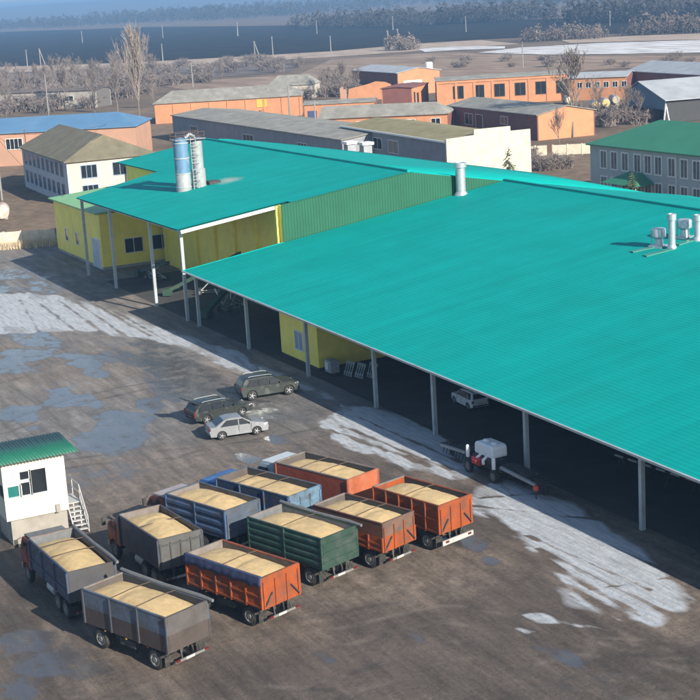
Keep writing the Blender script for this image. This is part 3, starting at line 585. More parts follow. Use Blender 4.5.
# olive roofed shed with white gable end
A, an, L = span((343, 127), (443, 142.5), 6.0)
g2, _ = building('mossy_shed', 'grey shed with mossy roof and stepped white end wall', 'shed', A, an, L+2, 13.2, 6.0, 7.0, M['greybrick'], M['olive'], 0, 0, .3,
    front=[(2, 5.6, 3.2, 5.0), (8, 11.6, 3.2, 5.0), (13.6, 17.2, 3.2, 5.0), (20, 24, 3.0, 5.0)])
mb = MB(); mb.prism([(-.6, -.3), (14.0, -.3), (14.0, 7.0), (10.5, 7.0), (10.5, 7.75), (4.2, 7.75), (4.2, 6.9), (-.6, 6.7)], L+2.02, L+2.4, 'x'); mb.build('parapet_wall', M['cream'], g2)
mb = MB(); mb.b2((-.4, -.5, 6.02), (L+2, -.3, 6.3)); mb.build('fascia', M['whitetrim'], g2)
for k, px in enumerate(((350, 151), (366, 152))):
    P = aty(px, 104.0); e = empty('vent_box', (P[0], P[1], 0), 0, ['left of two pale square ventilation stacks behind the roof ridge', 'right of two pale square ventilation stacks behind the roof ridge'][k], 'vent stack', 'ventilation stacks behind the ridge')
    mb = MB(); mb.b2((-.7, -.7, 0), (.7, .7, P[2]+1.1)); mb.build('shaft', M['palesteel'], e)
    mb = MB(); mb.b2((-.95, -.95, P[2]+1.102), (.95, .95, P[2]+1.5)); mb.build('cap', M['whitetrim'], e)
# brick shed, shaded front coloured dark and sunlit end coloured orange
A, an, L = span((448, 106), (537, 115.5), 4.7)
building('brick_shed', 'dark brick shed with grey roof and sunlit orange end wall', 'shed', A, an, L, 12.5, 4.7, 6.0, M['redbrick_and_shade'], M['slate'], 0, 0, .3, front=[(8, 11.5, 1.4, 3.6), (13, 16, .1, 3.6, 0), (24, 27, 2.4, 3.8)], sidem=M['orange'])
# low orange building in the middle
A, an, L = span((320, 118.5), (447, 113), 4.2)
building('orange_annex', 'low orange brick building with hipped grey roof behind the mossy shed', 'building', A, an, L, 9.5, 4.2, 6.1, M['orange'], M['slate'], 0, 3, .4, front=row(5, 2.5, 5.2, 1.8, 1.9, 3.2), sidem=M['redbrick_and_shade'])
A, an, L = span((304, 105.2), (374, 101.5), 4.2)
b6, _ = building('orange_block', 'small orange block with flat grey roof and blue door', 'building', A, an, L, 8, 4.2, 4.7, M['orange'], M['slate'], 0, 0, .3, front=row(3, 5, 4.0, 1.2, 1.6, 2.9), sidem=M['redbrick_and_shade'])
mb = MB(); mb.b2((.8, -.1, 0), (2.9, .02, 2.8)); mb.build('door', mat('blue_door', (.05, .07, .16), .6), b6)
# barn with pale roof, shaded walls coloured dark and sunlit end orange
A, an, L = span((352, 70.5), (397, 73.5), 6.2)
b8, _ = building('brick_barn', 'dark brick barn with pale metal roof near the white water tank', 'barn', A, an, L, 13.5, 6.2, 7.4, M['redbrick_and_shade'], M['greyroof'], 0, 0, .3, right=[(2, 7.5, .2, 3.9, 0)], pm=M['whitetrim'], sidem=M['orange'])
# orange building with tall windows
A, an, L = span((436, 81.5), (567, 74), 6.4)
tw = [(4.2+k*5.0*L/31.7, 4.2+k*5.0*L/31.7+2.5, 1.9, 4.9, 1) for k in range(6)]
b9, _ = building('orange_factory', 'orange brick factory block with a row of tall dark windows', 'building', A, an, L, 14, 6.4, 6.9, M['orange'], M['slate'], 0, 0, .25, front=tw, sidem=M['redbrick_and_shade'], fm=M['rust'])
for k in range(8): mb = MB(); u_ = .35+k*(L-.7)/7; mb.b2((u_-.3, -.13, -.2), (u_+.3, -.002, 5.7)); mb.build('pilaster', M['orange'], b9)
mb = MB(); mb.b2((0, -.2, 5.72), (L, -.002, 6.1)); mb.build('cornice', M['orange'], b9)
A, an, L = span((412, 87), (428, 82.5), 5.6)
b9b, _ = building('orange_porch', 'narrow orange entrance block left of the tall windowed factory', 'building', A, an, L, 8, 5.4, 5.7, M['orange'], M['redbrick_and_shade'], 0, 0, .3, front=[(1.2, 2.4, .5, 4.2), (4.0, 5.6, .8, 3.8)], sidem=M['redbrick_and_shade'], fm=M['rust'])
A, an, L = span((569, 78.5), (626, 76.5), 5.4)
building('orange_office', 'orange brick building with small square windows beside the factory', 'building', A, an, L, 12, 5.4, 6.3, M['orange'], M['greyroof'], 0, 0, .35, front=row(6, 2.0, L/6.4, 1.2, 3.0, 4.3), sidem=M['redbrick_and_shade'])
# right: long dark red barn, blue grey shed
A, an, L = span((628, 71), (700, 75), 6.0)
building('red_barn', 'long dark red brick barn at far upper right', 'barn', A, an, L+40, 14, 6.0, 8.0, M['redbrick_and_shade'], M['greyroof'], 0, 0, .4, left=[(3, 5, 2, 4)])
# shed seen on its gable: ridge runs away to the right
E1, E2 = atz((628, 93), 5.2), atz((690, 105), 4.2); d = E2-E1; an = math.atan2(d[1], d[0]); W_ = math.hypot(d[0], d[1])*.62
gs = empty('gable_shed', (E1[0], E1[1], 0), an, 'blue grey gabled shed with an open dark front and pale roof at right', 'shed')
mb = MB(); mb.prism([(0, 2.6), (W_, 2.6), (W_, 4.6), (W_*.32, 7.6), (0, 5.6)], 0, .25, 'y'); mb.build('gable_board', M['bluesteel2'] if 'bluesteel2' in M else mat('slate_blue_board', (.12, .19, .26), .8), gs)
for u in (0.2, W_*.36, W_*.75, W_-.2): mb = MB(); mb.b2((u-.18, .02, 0), (u+.18, .22, 2.6)); mb.build('post', M['darkgrey'], gs)
mb = MB(); mb.b2((.3, 21.8, 0), (W_-.3, 22, 4.4)); mb.build('rear_wall', M['darkgrey'], gs)
mb = MB(); mb.b2((W_-.2, .3, 0), (W_, 22, 4.3)); mb.build('side_wall', M['darkgrey'], gs)
mb = MB(); mb.b2((0, .3, 0), (.2, 22, 5.2)); mb.build('side_wall', M['darkgrey'], gs)
mb = MB(); mb.prism([(-.5, 5.5), (W_*.32, 7.75), (W_+.8, 4.45), (W_+.8, 4.6), (W_*.32, 7.92), (-.5, 5.65)], -.4, 22.4, 'y'); mb.build('roof', M['greyroof'], gs)
# grey two storey with green roof
A, an, L = span((590, 143.5), (700, 155), 7.4); ext = 26
S_ = L/110.0
ux = lambda px: (px-590)*S_*1.0
wx = [603.5, 614, 625, 637.5, 648, 658.5, 672, 684.5, 697]
def upos(px):   # pixel column on the facade -> metres along it (perspective-true)
    P = aty((px, 143.5+(px-590)*.105), A[1]); return P[0]-A[0]
fr = []
for z0, z1 in ((4.35, 6.55), (.9, 3.1)):
    for p in wx: u = upos(p); fr.append((u-.62, u+.62, z0, z1, 1))
    for k in range(8): u = upos(697)+2.6+k*2.7; fr.append((u-.62, u+.62, z0, z1, 1))
b14, _ = building('grey_office', 'grey two storey building with green hipped roof at right', 'building', A, an, L+ext, 13, 7.4, 10.2, M['greyfac'], M['greenroof'], 7, 7, .45, .17, front=fr, pm=mat('curtained_glass', (.1, .115, .125), .3, 0, .5, .9))
u = upos(638)
mb = MB(); mb.add([(u-4.0, -3.2, 3.0), (u+3.6, -3.2, 3.0), (u+3.6, -.02, 3.0), (u-4, -.02, 3.0), (u-1.2, -.6, 4.3), (u+.9, -.6, 4.3), (u-1.2, -.02, 4.3), (u+.9, -.02, 4.3)], [(0, 1, 5, 4), (1, 2, 7, 5), (3, 0, 4, 6), (4, 5, 7, 6), (0, 3, 2, 1), (2, 3, 6, 7)]); mb.build('porch_roof', M['greenroof'], b14)
for uu in (u-3.5, u+3.1): mb = MB(); mb.b2((uu-.12, -3.0, 0), (uu+.12, -2.76, 2.99)); mb.build('porch_post', M['wframe'], b14)
u = upos(677); mb = MB(); mb.b2((u-.05, -.16, 0), (u+.05, -.05, 7.2)); mb.build('downpipe', M['wframe'], b14)
# far left white building
A, an, L = span((0, 93.5), (78, 90.5), 5.2)
A2 = A-np.array([math.cos(an), math.sin(an), 0])*20
building('white_barn', 'long whitewashed barn hidden behind the bare trees at far left', 'barn', A2, an, L+26, 9, 5.2, 5.7, mat('grey_whitewash', (.4, .37, .33), .9, 0, .25, .3), M['greysc'], 0, 0, .4, sidem=mat('darkened_end', (.12, .11, .1), .9), front=[(20+L*.5, 20+L*.62, 2, 3.6, 2), (20+L*.82, 20+L*.93, 2.2, 3.6, 1), (20+L*.18, 20+L*.3, 2, 3.6, 2)])  # end wall coloured dark so the sunlight on it doesn't show
# small roofs between
A, an, L = span((268, 86), (312, 84), 4.0)
building('grey_hut', 'grey roofed hut with pale wall above the orange block', 'hut', A, an, L, 9, 4.0, 6.5, M['whitewall'], M['slate'], 2, 2, .3, front=[(L-5, L-3.5, 1, 2.6, 1)])
rw = empty('ruined_wall', tuple(atz((362, 100))[:2])+(0,), R(58), 'ruined orange brick wall with broken top lit by the sun', 'wall')
mb = MB(); mb.prism([(0, -.2), (8.4, -.2), (8.8, 2.2), (8.2, 3.9), (6.6, 4.6), (4.0, 4.9), (2.0, 4.3), (-3.5, 3.2), (-4, -.2)], 0, .5, 'y'); mb.build('wall', M['orange'], rw)
mb = MB(); mb.b2((-6, .6, -.2), (-5.5, 5, 3.6)); mb.b2((-6, .0, -.2), (-4.2, .5, 3.2)); mb.build('wall_stub', M['peach'], rw)
# water tank
P = atz((430, 90)); wt = empty('water_tank', (P[0], P[1], 0), 0, 'white cylindrical water tank standing above the orange roofs', 'water tank')
mb = MB(); mb.lathe([(.85, 0), (.85, 4.7)], 'z', 14); mb.build('pedestal', M['whitewall'], wt, True)
mb = MB(); mb.lathe([(.9, 4.6), (1.12, 4.8), (1.12, 7.9), (.9, 8.1)], 'z', 14); mb.build('tank', M['whitetrim'], wt, True)
# fuel tanks
for k, (px, r_) in enumerate((((596, 111.5), 1.05), ((606, 108.5), 1.0), ((616, 105), .95), ((568, 104.5), .8))):
    P = atz(px); e = empty('fuel_tank', (P[0], P[1], 0), R(62), ['nearest yellow ended tank, leftmost of the three close together', 'middle one of three yellow ended tanks', 'farthest of three yellow ended tanks, on the right', 'small pale tank lying alone left of the other tanks'][k], 'tank', 'horizontal tanks by the orange buildings')
    mb = MB(); mb.lathe([(r_*.85, -.12), (r_, 0), (r_, 5.5), (r_*.85, 5.6)], 'y', 18, (0, 0, r_+.25)); mb.build('barrel', M['palesteel'], e, True)
    mb = MB(); mb.lathe([(r_*.84, -.16), (r_*.84, -.125)], 'y', 18, (0, 0, r_+.25)); mb.build('end_cap', mat('tank_end', [(.62, .43, .12), (.55, .42, .17), (.4, .35, .25), (.5, .45, .3)][k], .7), e)
    for yy in (1, 4.4): mb = MB(); mb.box((0, yy, .2), (1.4, .4, .5)); mb.build('cradle', M['conc'], e)
# walls and fences
def panel_fence(name, label, a, b, h, m, n, th=.14):
    a, b = np.array(a), np.array(b); d = b-a; L = math.hypot(d[0], d[1]); an = math.atan2(d[1], d[0]); e = empty(name, (a[0], a[1], 0), an, label, 'fence')
    w = L/n
    for k in range(n):
        mb = MB(); mb.box((k*w+w/2, 0, h/2+random.uniform(-.04, .04)), (w-.3, th, h), tilt=('X', random.uniform(-.02, .02))); mb.build('panel', m, e)
        mb = MB(); mb.b2((k*w-.13, -.13, -.2), (k*w+.13, .13, h+.08)); mb.build('post', m, e)
    return e
M['palefence'] = mat('weathered_fence', (.6, .53, .43), .95, 0, .2, 1.2, dirt=(.48, .4, .31), damt=.4, dscale=.9)
f0, f1 = atz((-30, 249.5)), atz((57, 243)); panel_fence('concrete_fence', 'pale weathered concrete fence at the left yard edge', f0, f1, 1.9, M['palefence'], 5)
f0, f1 = atz((523, 156.5)), atz((548, 155.4)); panel_fence('white_fence', 'whitewashed wall left of the brown gate', f0, f1, 1.75, M['cream'], 2)
f0, f1 = atz((553, 155.2)), atz((597, 153.3)); panel_fence('white_fence', 'whitewashed wall between the brown gate and the grey building', f0, f1, 1.75, M['cream'], 3)
gp = atz((550.5, 155.3)); mb = MB(); mb.box((0, 0, .9), (.9, .25, 2.1), R(55)); o = mb.build('gate_post', M['rust']); o.location = (gp[0], gp[1], 0); tag(o, 'rusty brown gate panel between the two whitewashed walls', 'gate')

# ------------------------------------------------------------------ weighbridge office
M['cream2'] = mat('cream_cladding', (.56, .53, .43), .7, 0, .06, .8, dirt=(.45, .41, .33), damt=.25, dscale=1.2)
M['base'] = mat('pale_plinth', (.3, .28, .245), .9, 0, .1, 1.5, dirt=(.2, .175, .15), damt=.4, dscale=1.2)
M['corr'] = mat('green_corrugated', (.014, .115, .075), .45, 0, .1, 1)
wh = empty('weighbridge_office', (-82.0, 17.72, 0), 0, 'cream raised weighbridge office with green corrugated roof and side stairs', 'office')
WW, WD = 3.62, 3.1    # along +y, along -x
mb = MB(); mb.b2((-WD+.1, .25, 0), (-.15, WW-.1, 1.5)); mb.build('plinth', M['base'], wh)
# upper room walls with a real window opening in the front (x = 0) face
def wallx(name, y0, y1, z0, z1, x0=-.14, x1=0.): mb = MB(); mb.b2((x0, y0, z0), (x1, y1, z1)); return mb.build(name, M['cream2'], wh)
z0, z1 = 1.5, 4.98
front = MB()
ops = [(.22, .92, 2.85, 3.5), (.98, 1.55, 2.85, 4.25), (1.6, 2.5, 2.85, 4.25)]
front.b2((-.14, 0, z0), (0, WW, 2.8)); front.b2((-.14, 2.55, 2.8), (0, WW, z1)); front.b2((-.14, 0, 3.55), (0, .93, z1)); front.b2((-.14, .93, 4.3), (0, 2.55, z1)); front.b2((-.14, 0, 2.8), (0, .17, 3.55))
front.build('front_wall', M['cream2'], wh, fix=False)
mb = MB(); mb.b2((-WD, 0, z0), (-.142, .14, 2.8)); mb.b2((-WD, 0, 3.55), (-.142, .14, z1)); mb.b2((-WD, 0, 2.8), (-WD+1.9, .14, 3.55)); mb.build('side_wall', M['cream2'], wh, fix=False)
mb = MB(); mb.b2((-WD, WW-.14, z0), (-.142, WW, z1)); mb.build('side_wall', M['cream2'], wh)
mb = MB(); mb.b2((-WD, .142, z0), (-WD+.14, WW-.142, z1)); mb.build('rear_wall', M['cream2'], wh)
mb = MB(); mb.b2((-WD+.142, .142, z0), (-.142, WW-.142, z0+.1)); mb.build('floor', M['darkgrey'], wh)
win = MB()
for (a, b_, c, d) in ops:
    win.b2((-.1, a-.06, c-.06), (.025, b_+.06, c)); win.b2((-.1, a-.06, d), (.025, b_+.06, d+.06)); win.b2((-.1, a-.06, c), (.025, a+.02, d)); win.b2((-.1, b_-.02, c), (.025, b_+.06, d))
win.b2((-.1, .98, 3.6), (.02, 1.55, 3.78)); win.b2((-.1, 1.5, 2.85), (.02, 1.63, 4.25)); win.b2((-.1, .86, 2.85), (.02, 1.04, 3.5))
w_ = win.build('window', mat('upvc_frame', (.52, .53, .53), .5), wh, fix=False)
teal_glass = mat('green_tinted_glass', (.02, .14, .13), .1, spec=.9); dk = M['glass']
for (a, b_, c, d), g in zip(ops, (teal_glass, dk, dk)): mb = MB(); mb.b2((-.085, a, c), (-.06, b_, d)); mb.build('pane', g, w_)
mb = MB(); mb.b2((-WD+1.9, .05, 2.8), (-.15, .09, 3.55)); mb.build('pane', M['glass'], w_)
mb = MB(); mb.b2((-.02, -.02, 2.72), (.1, 2.62, 2.79)); mb.build('window_sill', M['wframe'], wh)
mb = MB(); mb.b2((.002, 2.85, 1.5), (.12, 3.1, 1.95)); mb.build('meter_box', M['base'], wh)
rf = MB(); vs, fs = [], []; ys = np.arange(-.75, WW+.75, .055)
for y in ys:
    zz = .035*math.sin(y/.19*2*math.pi)*1.0
    vs += [(.55, y, 4.98+.04+zz), (-WD-.3, y, 5.22+zz)]
for i in range(len(ys)-1): fs.append((2*i, 2*i+2, 2*i+3, 2*i+1))
rf.add(vs, fs); rfo = rf.build('roof', M['corr'], wh, smooth=True, fix=False); sm = rfo.modifiers.new('thick', 'SOLIDIFY'); sm.thickness = .02
stm = mat('worn_white_steel', (.42, .42, .41), .6, 0, .15, 3)
st = MB(); st.bar((-.9, WW+.12, 1.62), (.35, WW+.12, .1), .06, .16); st.bar((-.9, WW+.92, 1.62), (.35, WW+.92, .1), .06, .16); sto = st.build('stair', stm, wh)
for k in range(7): t = k/6.5; mb = MB(); mb.box((-.85+1.2*t, WW+.52, 1.58-1.42*t), (.24, .74, .05)); mb.build('step', stm, sto)
mb = MB(); mb.box((-1.7, WW+.52, 1.56), (1.6, .8, .08)); mb.build('landing', stm, sto)
rl = MB(); rl.tube([(-2.4, WW+.94, 2.55), (-.95, WW+.94, 2.55), (.38, WW+.94, 1.0), (.38, WW+.94, .05)], .03, 6)
for x, za, zb in ((-2.4, 1.5, 2.55), (-.95, 1.5, 2.55), (-.3, .9, 1.78)): rl.bar((x, WW+.94, za), (x, WW+.94, zb), .04)
rl.tube([(-2.4, WW+.94, 2.05), (-.95, WW+.94, 2.05), (.38, WW+.94, .55)], .02, 5); rl.build('handrail', stm, sto)
for x, y in ((-2.4, WW+.15), (-2.4, WW+.9), (-1.0, WW+.9)): mb = MB(); mb.b2((x-.04, y-.04, 0), (x+.04, y+.04, 1.52)); mb.build('landing_post', stm, sto)

# ------------------------------------------------------------------ wheels
M['rubber'] = mat('rubber', (.022, .021, .02), .85, 0, .2, 4, dirt=(.09, .075, .06), damt=.4, dscale=3)
M['rim'] = mat('dusty_rim', (.2, .2, .19), .6, .2, .2, 5, dirt=(.16, .13, .11), damt=.3, dscale=4)
M['alloy'] = mat('alloy', (.36, .37, .39), .4, .3, .1, 5)
tb = MB(); tb.lathe([(.29, -.13), (.44, -.14), (.495, -.105), (.505, 0), (.495, .105), (.44, .14), (.29, .13)], 'y', 24, cap=False); TYRE = tb.mesh('tyre', M['rubber'], True)
rb = MB(); rb.lathe([(.06, .145), (.12, .145), (.13, .10), (.2, .075), (.26, .075), (.275, .135), (.31, .135), (.31, -.1), (.0001, -.1)], 'y', 20)
RIM = rb.mesh('rim', M['rim'], True)
cb = MB(); cb.lathe([(.2, -.1), (.28, -.105), (.325, -.085), (.335, 0), (.325, .085), (.28, .105), (.2, .1)], 'y', 22, cap=False); CTYRE = cb.mesh('car_tyre', M['rubber'], True)
cr = MB(); cr.lathe([(.2, .02), (.205, .098), (.235, .1), (.235, -.08), (.19, -.08)], 'y', 20, cap=False); cr.lathe([(.0001, .085), (.055, .085), (.06, .03)], 'y', 10)
for k in range(5):
    a = 2*math.pi*k/5; cr.bar((0, .065, 0), (.22*math.cos(a), .075, .22*math.sin(a)), .05, .05)
CRIM = cr.mesh('car_rim', M['alloy'], True)
DISC = (lambda m_: (m_.lathe([(.0001, .03), (.2, .03), (.2, .0)], 'y', 16), m_.mesh('wheel_back', M['dark'])))(MB())[1]
def wheel(root, x, y, r=.5, car=False, width=1.):
    side = 1 if y > 0 else -1; t = link('wheel', CTYRE if car else TYRE, None, root); k = r/(.335 if car else .505)
    t.location = (x, y, r-.004); t.scale = (k, k*side*width, k)
    link('rim', CRIM if car else RIM, None, t)
    if car: link('rim_back', DISC, None, t)
    return t

# ------------------------------------------------------------------ grain trucks and trailers
M['grain'] = mat('grain', (.55, .4, .2), .95, 0, .12, 4.0, bump=.8, bscale=40)
M['chassis'] = mat('chassis', (.035, .034, .034), .8, 0, .25, 4, dirt=(.1, .085, .07), damt=.4, dscale=2)
M['tarp'] = mat('grey_tarp', (.13, .135, .14), .75, 0, .2, 3)
M['navytarp'] = mat('navy_tarp', (.035, .045, .1), .6, 0, .25, 4)
M['inside'] = mat('worn_inner_steel', (.17, .15, .135), .8, 0, .25, 2, dirt=(.16, .11, .08), damt=.4, dscale=1.5)
M['redlamp'] = mat('red_lamp', (.13, .012, .01), .4); M['plate'] = mat('number_plate', (.4, .39, .37), .5)
M['shaded_rope'] = mat('shaded_rope', (.075, .055, .04), .9)  # tie colour darkened to paint the shadow lines across the grain
M['orangepaint'] = mat('orange_paint', (.27, .058, .013), .5, 0, .18, 1.2, bump=.35, bscale=2.2, dirt=(.1, .045, .028), damt=.5, dscale=1.6)
def paint(name, c, d=(.055, .045, .038), amt=.35): return mat(name, c, .5, 0, .2, 1.3, bump=.35, bscale=2.2, dirt=d, damt=amt+.12, dscale=1.5)
def heap(L, W, zr, seed, top=.22):
    n, m_ = 44, 24; r_ = np.random.default_rng(seed); vs, fs = [], []
    ph = r_.random(6)*6; sk = r_.uniform(-.15, .15)
    for i in range(n+1):
        for j in range(m_+1):
            u, v = i/n*2-1, j/m_*2-1
            a = max(0, 1-abs(u-sk*.4)**2.4)*max(0, 1-abs(v)**2.2)
            z = zr-.42+.5*(a**.5)*(top+.55)/.77+.03*math.sin(u*5+ph[0])*a+.025*math.sin(v*4+u*3+ph[1])*a
            z += (.035*mnoise.noise(Vector((u*5+seed, v*3, ph[2])))+.02*mnoise.noise(Vector((u*13+seed, v*7, ph[3])))-.05*math.exp(-((u-.32*math.sin(ph[4]))/.07)**2))*min(1, a*1.6)
            vs.append((u*L/2, v*W/2, z))
    w = m_+1
    for i in range(n):
        for j in range(m_): fs.append((i*w+j, (i+1)*w+j, (i+1)*w+j+1, i*w+j+1))
    mb = MB(); mb.add(vs, fs); return mb
def cargo(root, L, W, z0, z1, c):
    """open grain body: walls, floor, posts, rims"""
    th = .055; x0, x1 = -L/2, L/2; sm_, rm_ = c['side'], c.get('rear', c['side']); um = c.get('upper'); zs = c.get('split', z1)
    for s in (-1, 1):
        y = s*(W/2-th/2); mb = MB(); mb.b2((x0, y-th/2, z0), (x1, y+th/2, zs-.004)); sw = mb.build('side_wall', sm_, root)
        if um: mb = MB(); mb.b2((x0, y-th/2, zs), (x1, y+th/2, z1)); mb.build('side_board', um, root)
        n = c.get('ribs', 4)
        for k in range(n+1):
            x = x0+.05+(L-.1)*k/n; ys = s*(W/2+.035)
            mb = MB(); mb.box((x, ys, (z0+(zs if c.get('ribs_low') else z1))/2), (.1, .07, (zs if c.get('ribs_low') else z1)-z0-.02)); mb.build('rib', c.get('ribm', sm_), sw)
        for zz in c.get('rails', ()):
            mb = MB(); mb.box((0, s*(W/2+.028), zz), (L-.02, .056, .09)); mb.build('rail', c.get('railm', c.get('ribm', sm_)), sw)
        for q in range(c.get('corr', 0)):
            zz = z0+.1+(z1-z0-.2)*(q+.5)/c['corr']; mb = MB(); hh = (z1-z0)/c['corr']*.3
            mb.prism([(s*W/2, zz-hh), (s*(W/2+.05), zz-hh*.5), (s*(W/2+.05), zz+hh*.5), (s*W/2, zz+hh)], x0+.08, x1-.08, 'x'); mb.build('corrugation', sm_, sw)
        mb = MB(); mb.box((0, y, z1+.02), (L, .1, .06)); mb.build('top_rail', c.get('rim', um or sm_), sw)
        lin = MB(); lin.box((0, s*(W/2-th-.006), (z0+z1)/2), (L-2*th, .008, z1-z0-.02)); lin.build('inner_lining', c.get('inner', M['inside']), sw)
    hb = z1+c.get('head', 0.)
    mb = MB(); mb.b2((x1-th, -W/2+th+.012, z0), (x1, W/2-th-.012, hb)); h_ = mb.build('headboard', c.get('headm', M['inside']), root)
    mb = MB(); mb.b2((x1-.08, -W/2+th+.014, hb+.002), (x1+.02, W/2-th-.014, hb+.06)); mb.build('top_rail', c.get('rim', M['inside']), h_)
    mb = MB(); mb.b2((x0, -W/2+th+.012, z0), (x0+th, W/2-th-.012, zs-.004)); tg = mb.build('tailgate', rm_, root)
    if um or c.get('rear_up'): mb = MB(); mb.b2((x0, -W/2+th+.012, zs), (x0+th, W/2-th-.012, z1)); mb.build('tail_board', c.get('rear_up', um), root)
    mb = MB(); mb.b2((x0-.012, -W/2+.06, z1+.002), (x0+.08, W/2-.06, z1+.05)); mb.build('top_rail', c.get('rear_up', rm_), tg)
    nr = c.get('tail_ribs', 3)
    for k in range(nr+1 if nr else 0):
        y = -W/2+.1+(W-.2)*k/nr; mb = MB(); mb.box((x0-.03, y, (z0+z1)/2-.1), (.06, .08, (z1-z0)*.86)); mb.build('rib', c.get('tribm', rm_), tg)
    if c.get('tail_rail'):
        for zz in c['tail_rail']: mb = MB(); mb.box((x0-.026, 0, zz), (.052, W-.1, .08)); mb.build('rail', c.get('tribm', rm_), tg)
    if c.get('braces'):
        for s in (-1, 1): mb = MB(); mb.bar((x0-.07, s*(W/2-.12), z0+.15), (x0-.07, s*(W/2-.62), z0+.75), .06); mb.build('latch_bar', M['chassis'], tg)
    mb = MB(); mb.b2((x0+th, -W/2+th, z0), (x1-th, W/2-th, z0+.06)); mb.build('floor', M['chassis'], root)
    if c.get('roll'):
        r_ = .1; pts = [(x0-.35, -W/2-.02, z1+.1), (x0+.6, -W/2-.03, z1+.13), (0, -W/2-.02, z1+.09), (x1-.7, -W/2-.02, z1+.12), (x1+.12, -W/2-.02, z1+.16)]
        mb = MB(); mb.tube(pts, [r_*.8, r_, r_*.95, r_*1.05, r_*.9], 8); mb.build('rolled_tarp', c.get('rollm', M['tarp']), root, True)
    if c.get('drape'):
        mb = MB(); vs, fs = [], []; N = 34
        for i in range(N+1):
            x = x0-.05+(L+.1)*i/N; w1 = .03*math.sin(i*1.7)+.02*math.sin(i*.6); dz = .05*math.sin(i*.9)+.04*math.sin(i*2.3)
            vs += [(x, W/2-.12, z1+.075), (x, W/2+.05, z1+.08), (x, W/2+.10+w1*.4, z1-.2), (x, W/2+.10+w1, z1-.42+dz)]
        for i in range(N):
            for j in range(3): fs.append((4*i+j, 4*i+4+j, 4*i+5+j, 4*i+1+j))
        mb.add(vs, fs); o = mb.build('draped_tarp', M['navytarp'], root, True, fix=False); sm = o.modifiers.new('t', 'SOLIDIFY'); sm.thickness = .015
    for xx in c.get('ties', (.0,)):
        zt = z1+.05
        pts = [(xx, -W/2, zt), (xx+.03, -W*.25, zt+.03), (xx, 0, zt+.05), (xx-.02, W*.25, zt+.03), (xx, W/2, zt)]; mb = MB(); mb.tube(pts, .024, 5); mb.build('tie_chain', M['shaded_rope'], root)
def rear_gear(root, L, W, plate=True, lampy=.95, banner=False):
    x0 = -L/2
    mb = MB(); mb.box((x0-.08, 0, .62), (.08, W*(.78 if not banner else .95), .1 if not banner else .26)); mb.build('bumper', M['rim'] if not banner else M['plate'], root)
    for s in (-1, 1):
        mb = MB(); mb.box((x0-.15, s*lampy*.9, .66), (.05, .22, .1)); mb.build('tail_light', M['redlamp'], root)
        mb = MB(); mb.bar((x0-.06, s*.55, .6), (x0+.1, s*.5, 1.1), .07); mb.build('bumper_bracket', M['chassis'], root)
        mb = MB(); mb.box((x0+.42, s*(W/2-.3), .55), (.02, .5, .5)); mb.build('mud_flap', M['rubber'], root)
    if plate: mb = MB(); mb.box((x0-.145, .15, .64), (.03, .52, .12)); mb.build('number_plate', M['plate'], root)
def trailer(T, label, c, seed, z0=1.12):
    cx, cy, a, L, W, z1 = T; root = empty('grain_trailer', (cx, cy, 0), a, label, 'trailer', 'open grain trailers')
    cargo(root, L, W, z0, z1, c)
    mb = MB()
    for s in (-1, 1): mb.box((0, s*.45, z0-.13), (L-.1, .12, .2))
    for k in range(5): mb.box((-L/2+.3+(L-.6)*k/4, 0, z0-.035), (.1, W-.1, .07))
    mb.build('frame', M['chassis'], root)
    for xx in (-L/2+1.15, L/2-1.0):
        for s in (-1, 1): wheel(root, xx, s*(W/2-.2)); wheel(root, xx, s*(W/2-.5))
        mb = MB(); mb.tube([(xx, -W/2+.15, .5), (xx, W/2-.15, .5)], .09, 8); mb.box((xx, .45, .72), (1.0, .09, .1)); mb.box((xx, -.45, .72), (1.0, .09, .1)); mb.build('axle', M['chassis'], root)
    mb = MB(); mb.bar((L/2-.9, .5, .75), (L/2+1.5, 0, .7), .1); mb.bar((L/2-.9, -.5, .75), (L/2+1.5, 0, .7), .1); mb.build('drawbar', M['chassis'], root)
    sw_ = link('spare_wheel', TYRE, None, root); sw_.location = (.35, -.05, z0-.34); sw_.rotation_euler = (R(90), 0, 0); link('rim', RIM, None, sw_)
    for s in (-1, 1):
        for xx in (-L*.25, 0., L*.25): mb = MB(); mb.box((xx, s*(W/2-.01), z0-.06), (.1, .03, .05)); mb.build('side_marker', M['redlamp'] if xx < 0 else M['yellowpane'], root)
        mb = MB(); mb.b2((-.5, s*(W/2-.35), .62), (.6, s*(W/2-.12), .96)); mb.build('tool_box', M['chassis'], root)
    mb = MB(); mb.tube([(L/2-.2, .3, z0-.1), (L/2+.4, .25, .95), (L/2+1.0, .1, .72)], .03, 5); mb.tube([(L/2-.2, -.3, z0-.1), (L/2+.4, -.2, .9), (L/2+1.0, -.05, .7)], .03, 5); mb.build('brake_hose', M['rubber'], root)
    rear_gear(root, L, W, c.get('plate', True), banner=c.get('banner', False))
    h = heap(L-.13, W-.13, z1, seed, c.get('top', .2)).build('grain_load', M['grain'], None, True, fix=False); h.location = (cx, cy, 0); h.rotation_euler = (0, 0, a)
    tag(h, 'heap of golden grain filling the '+label.split(' with')[0], 'grain', 'grain heaps in the truck bodies', 'stuff')
    return root
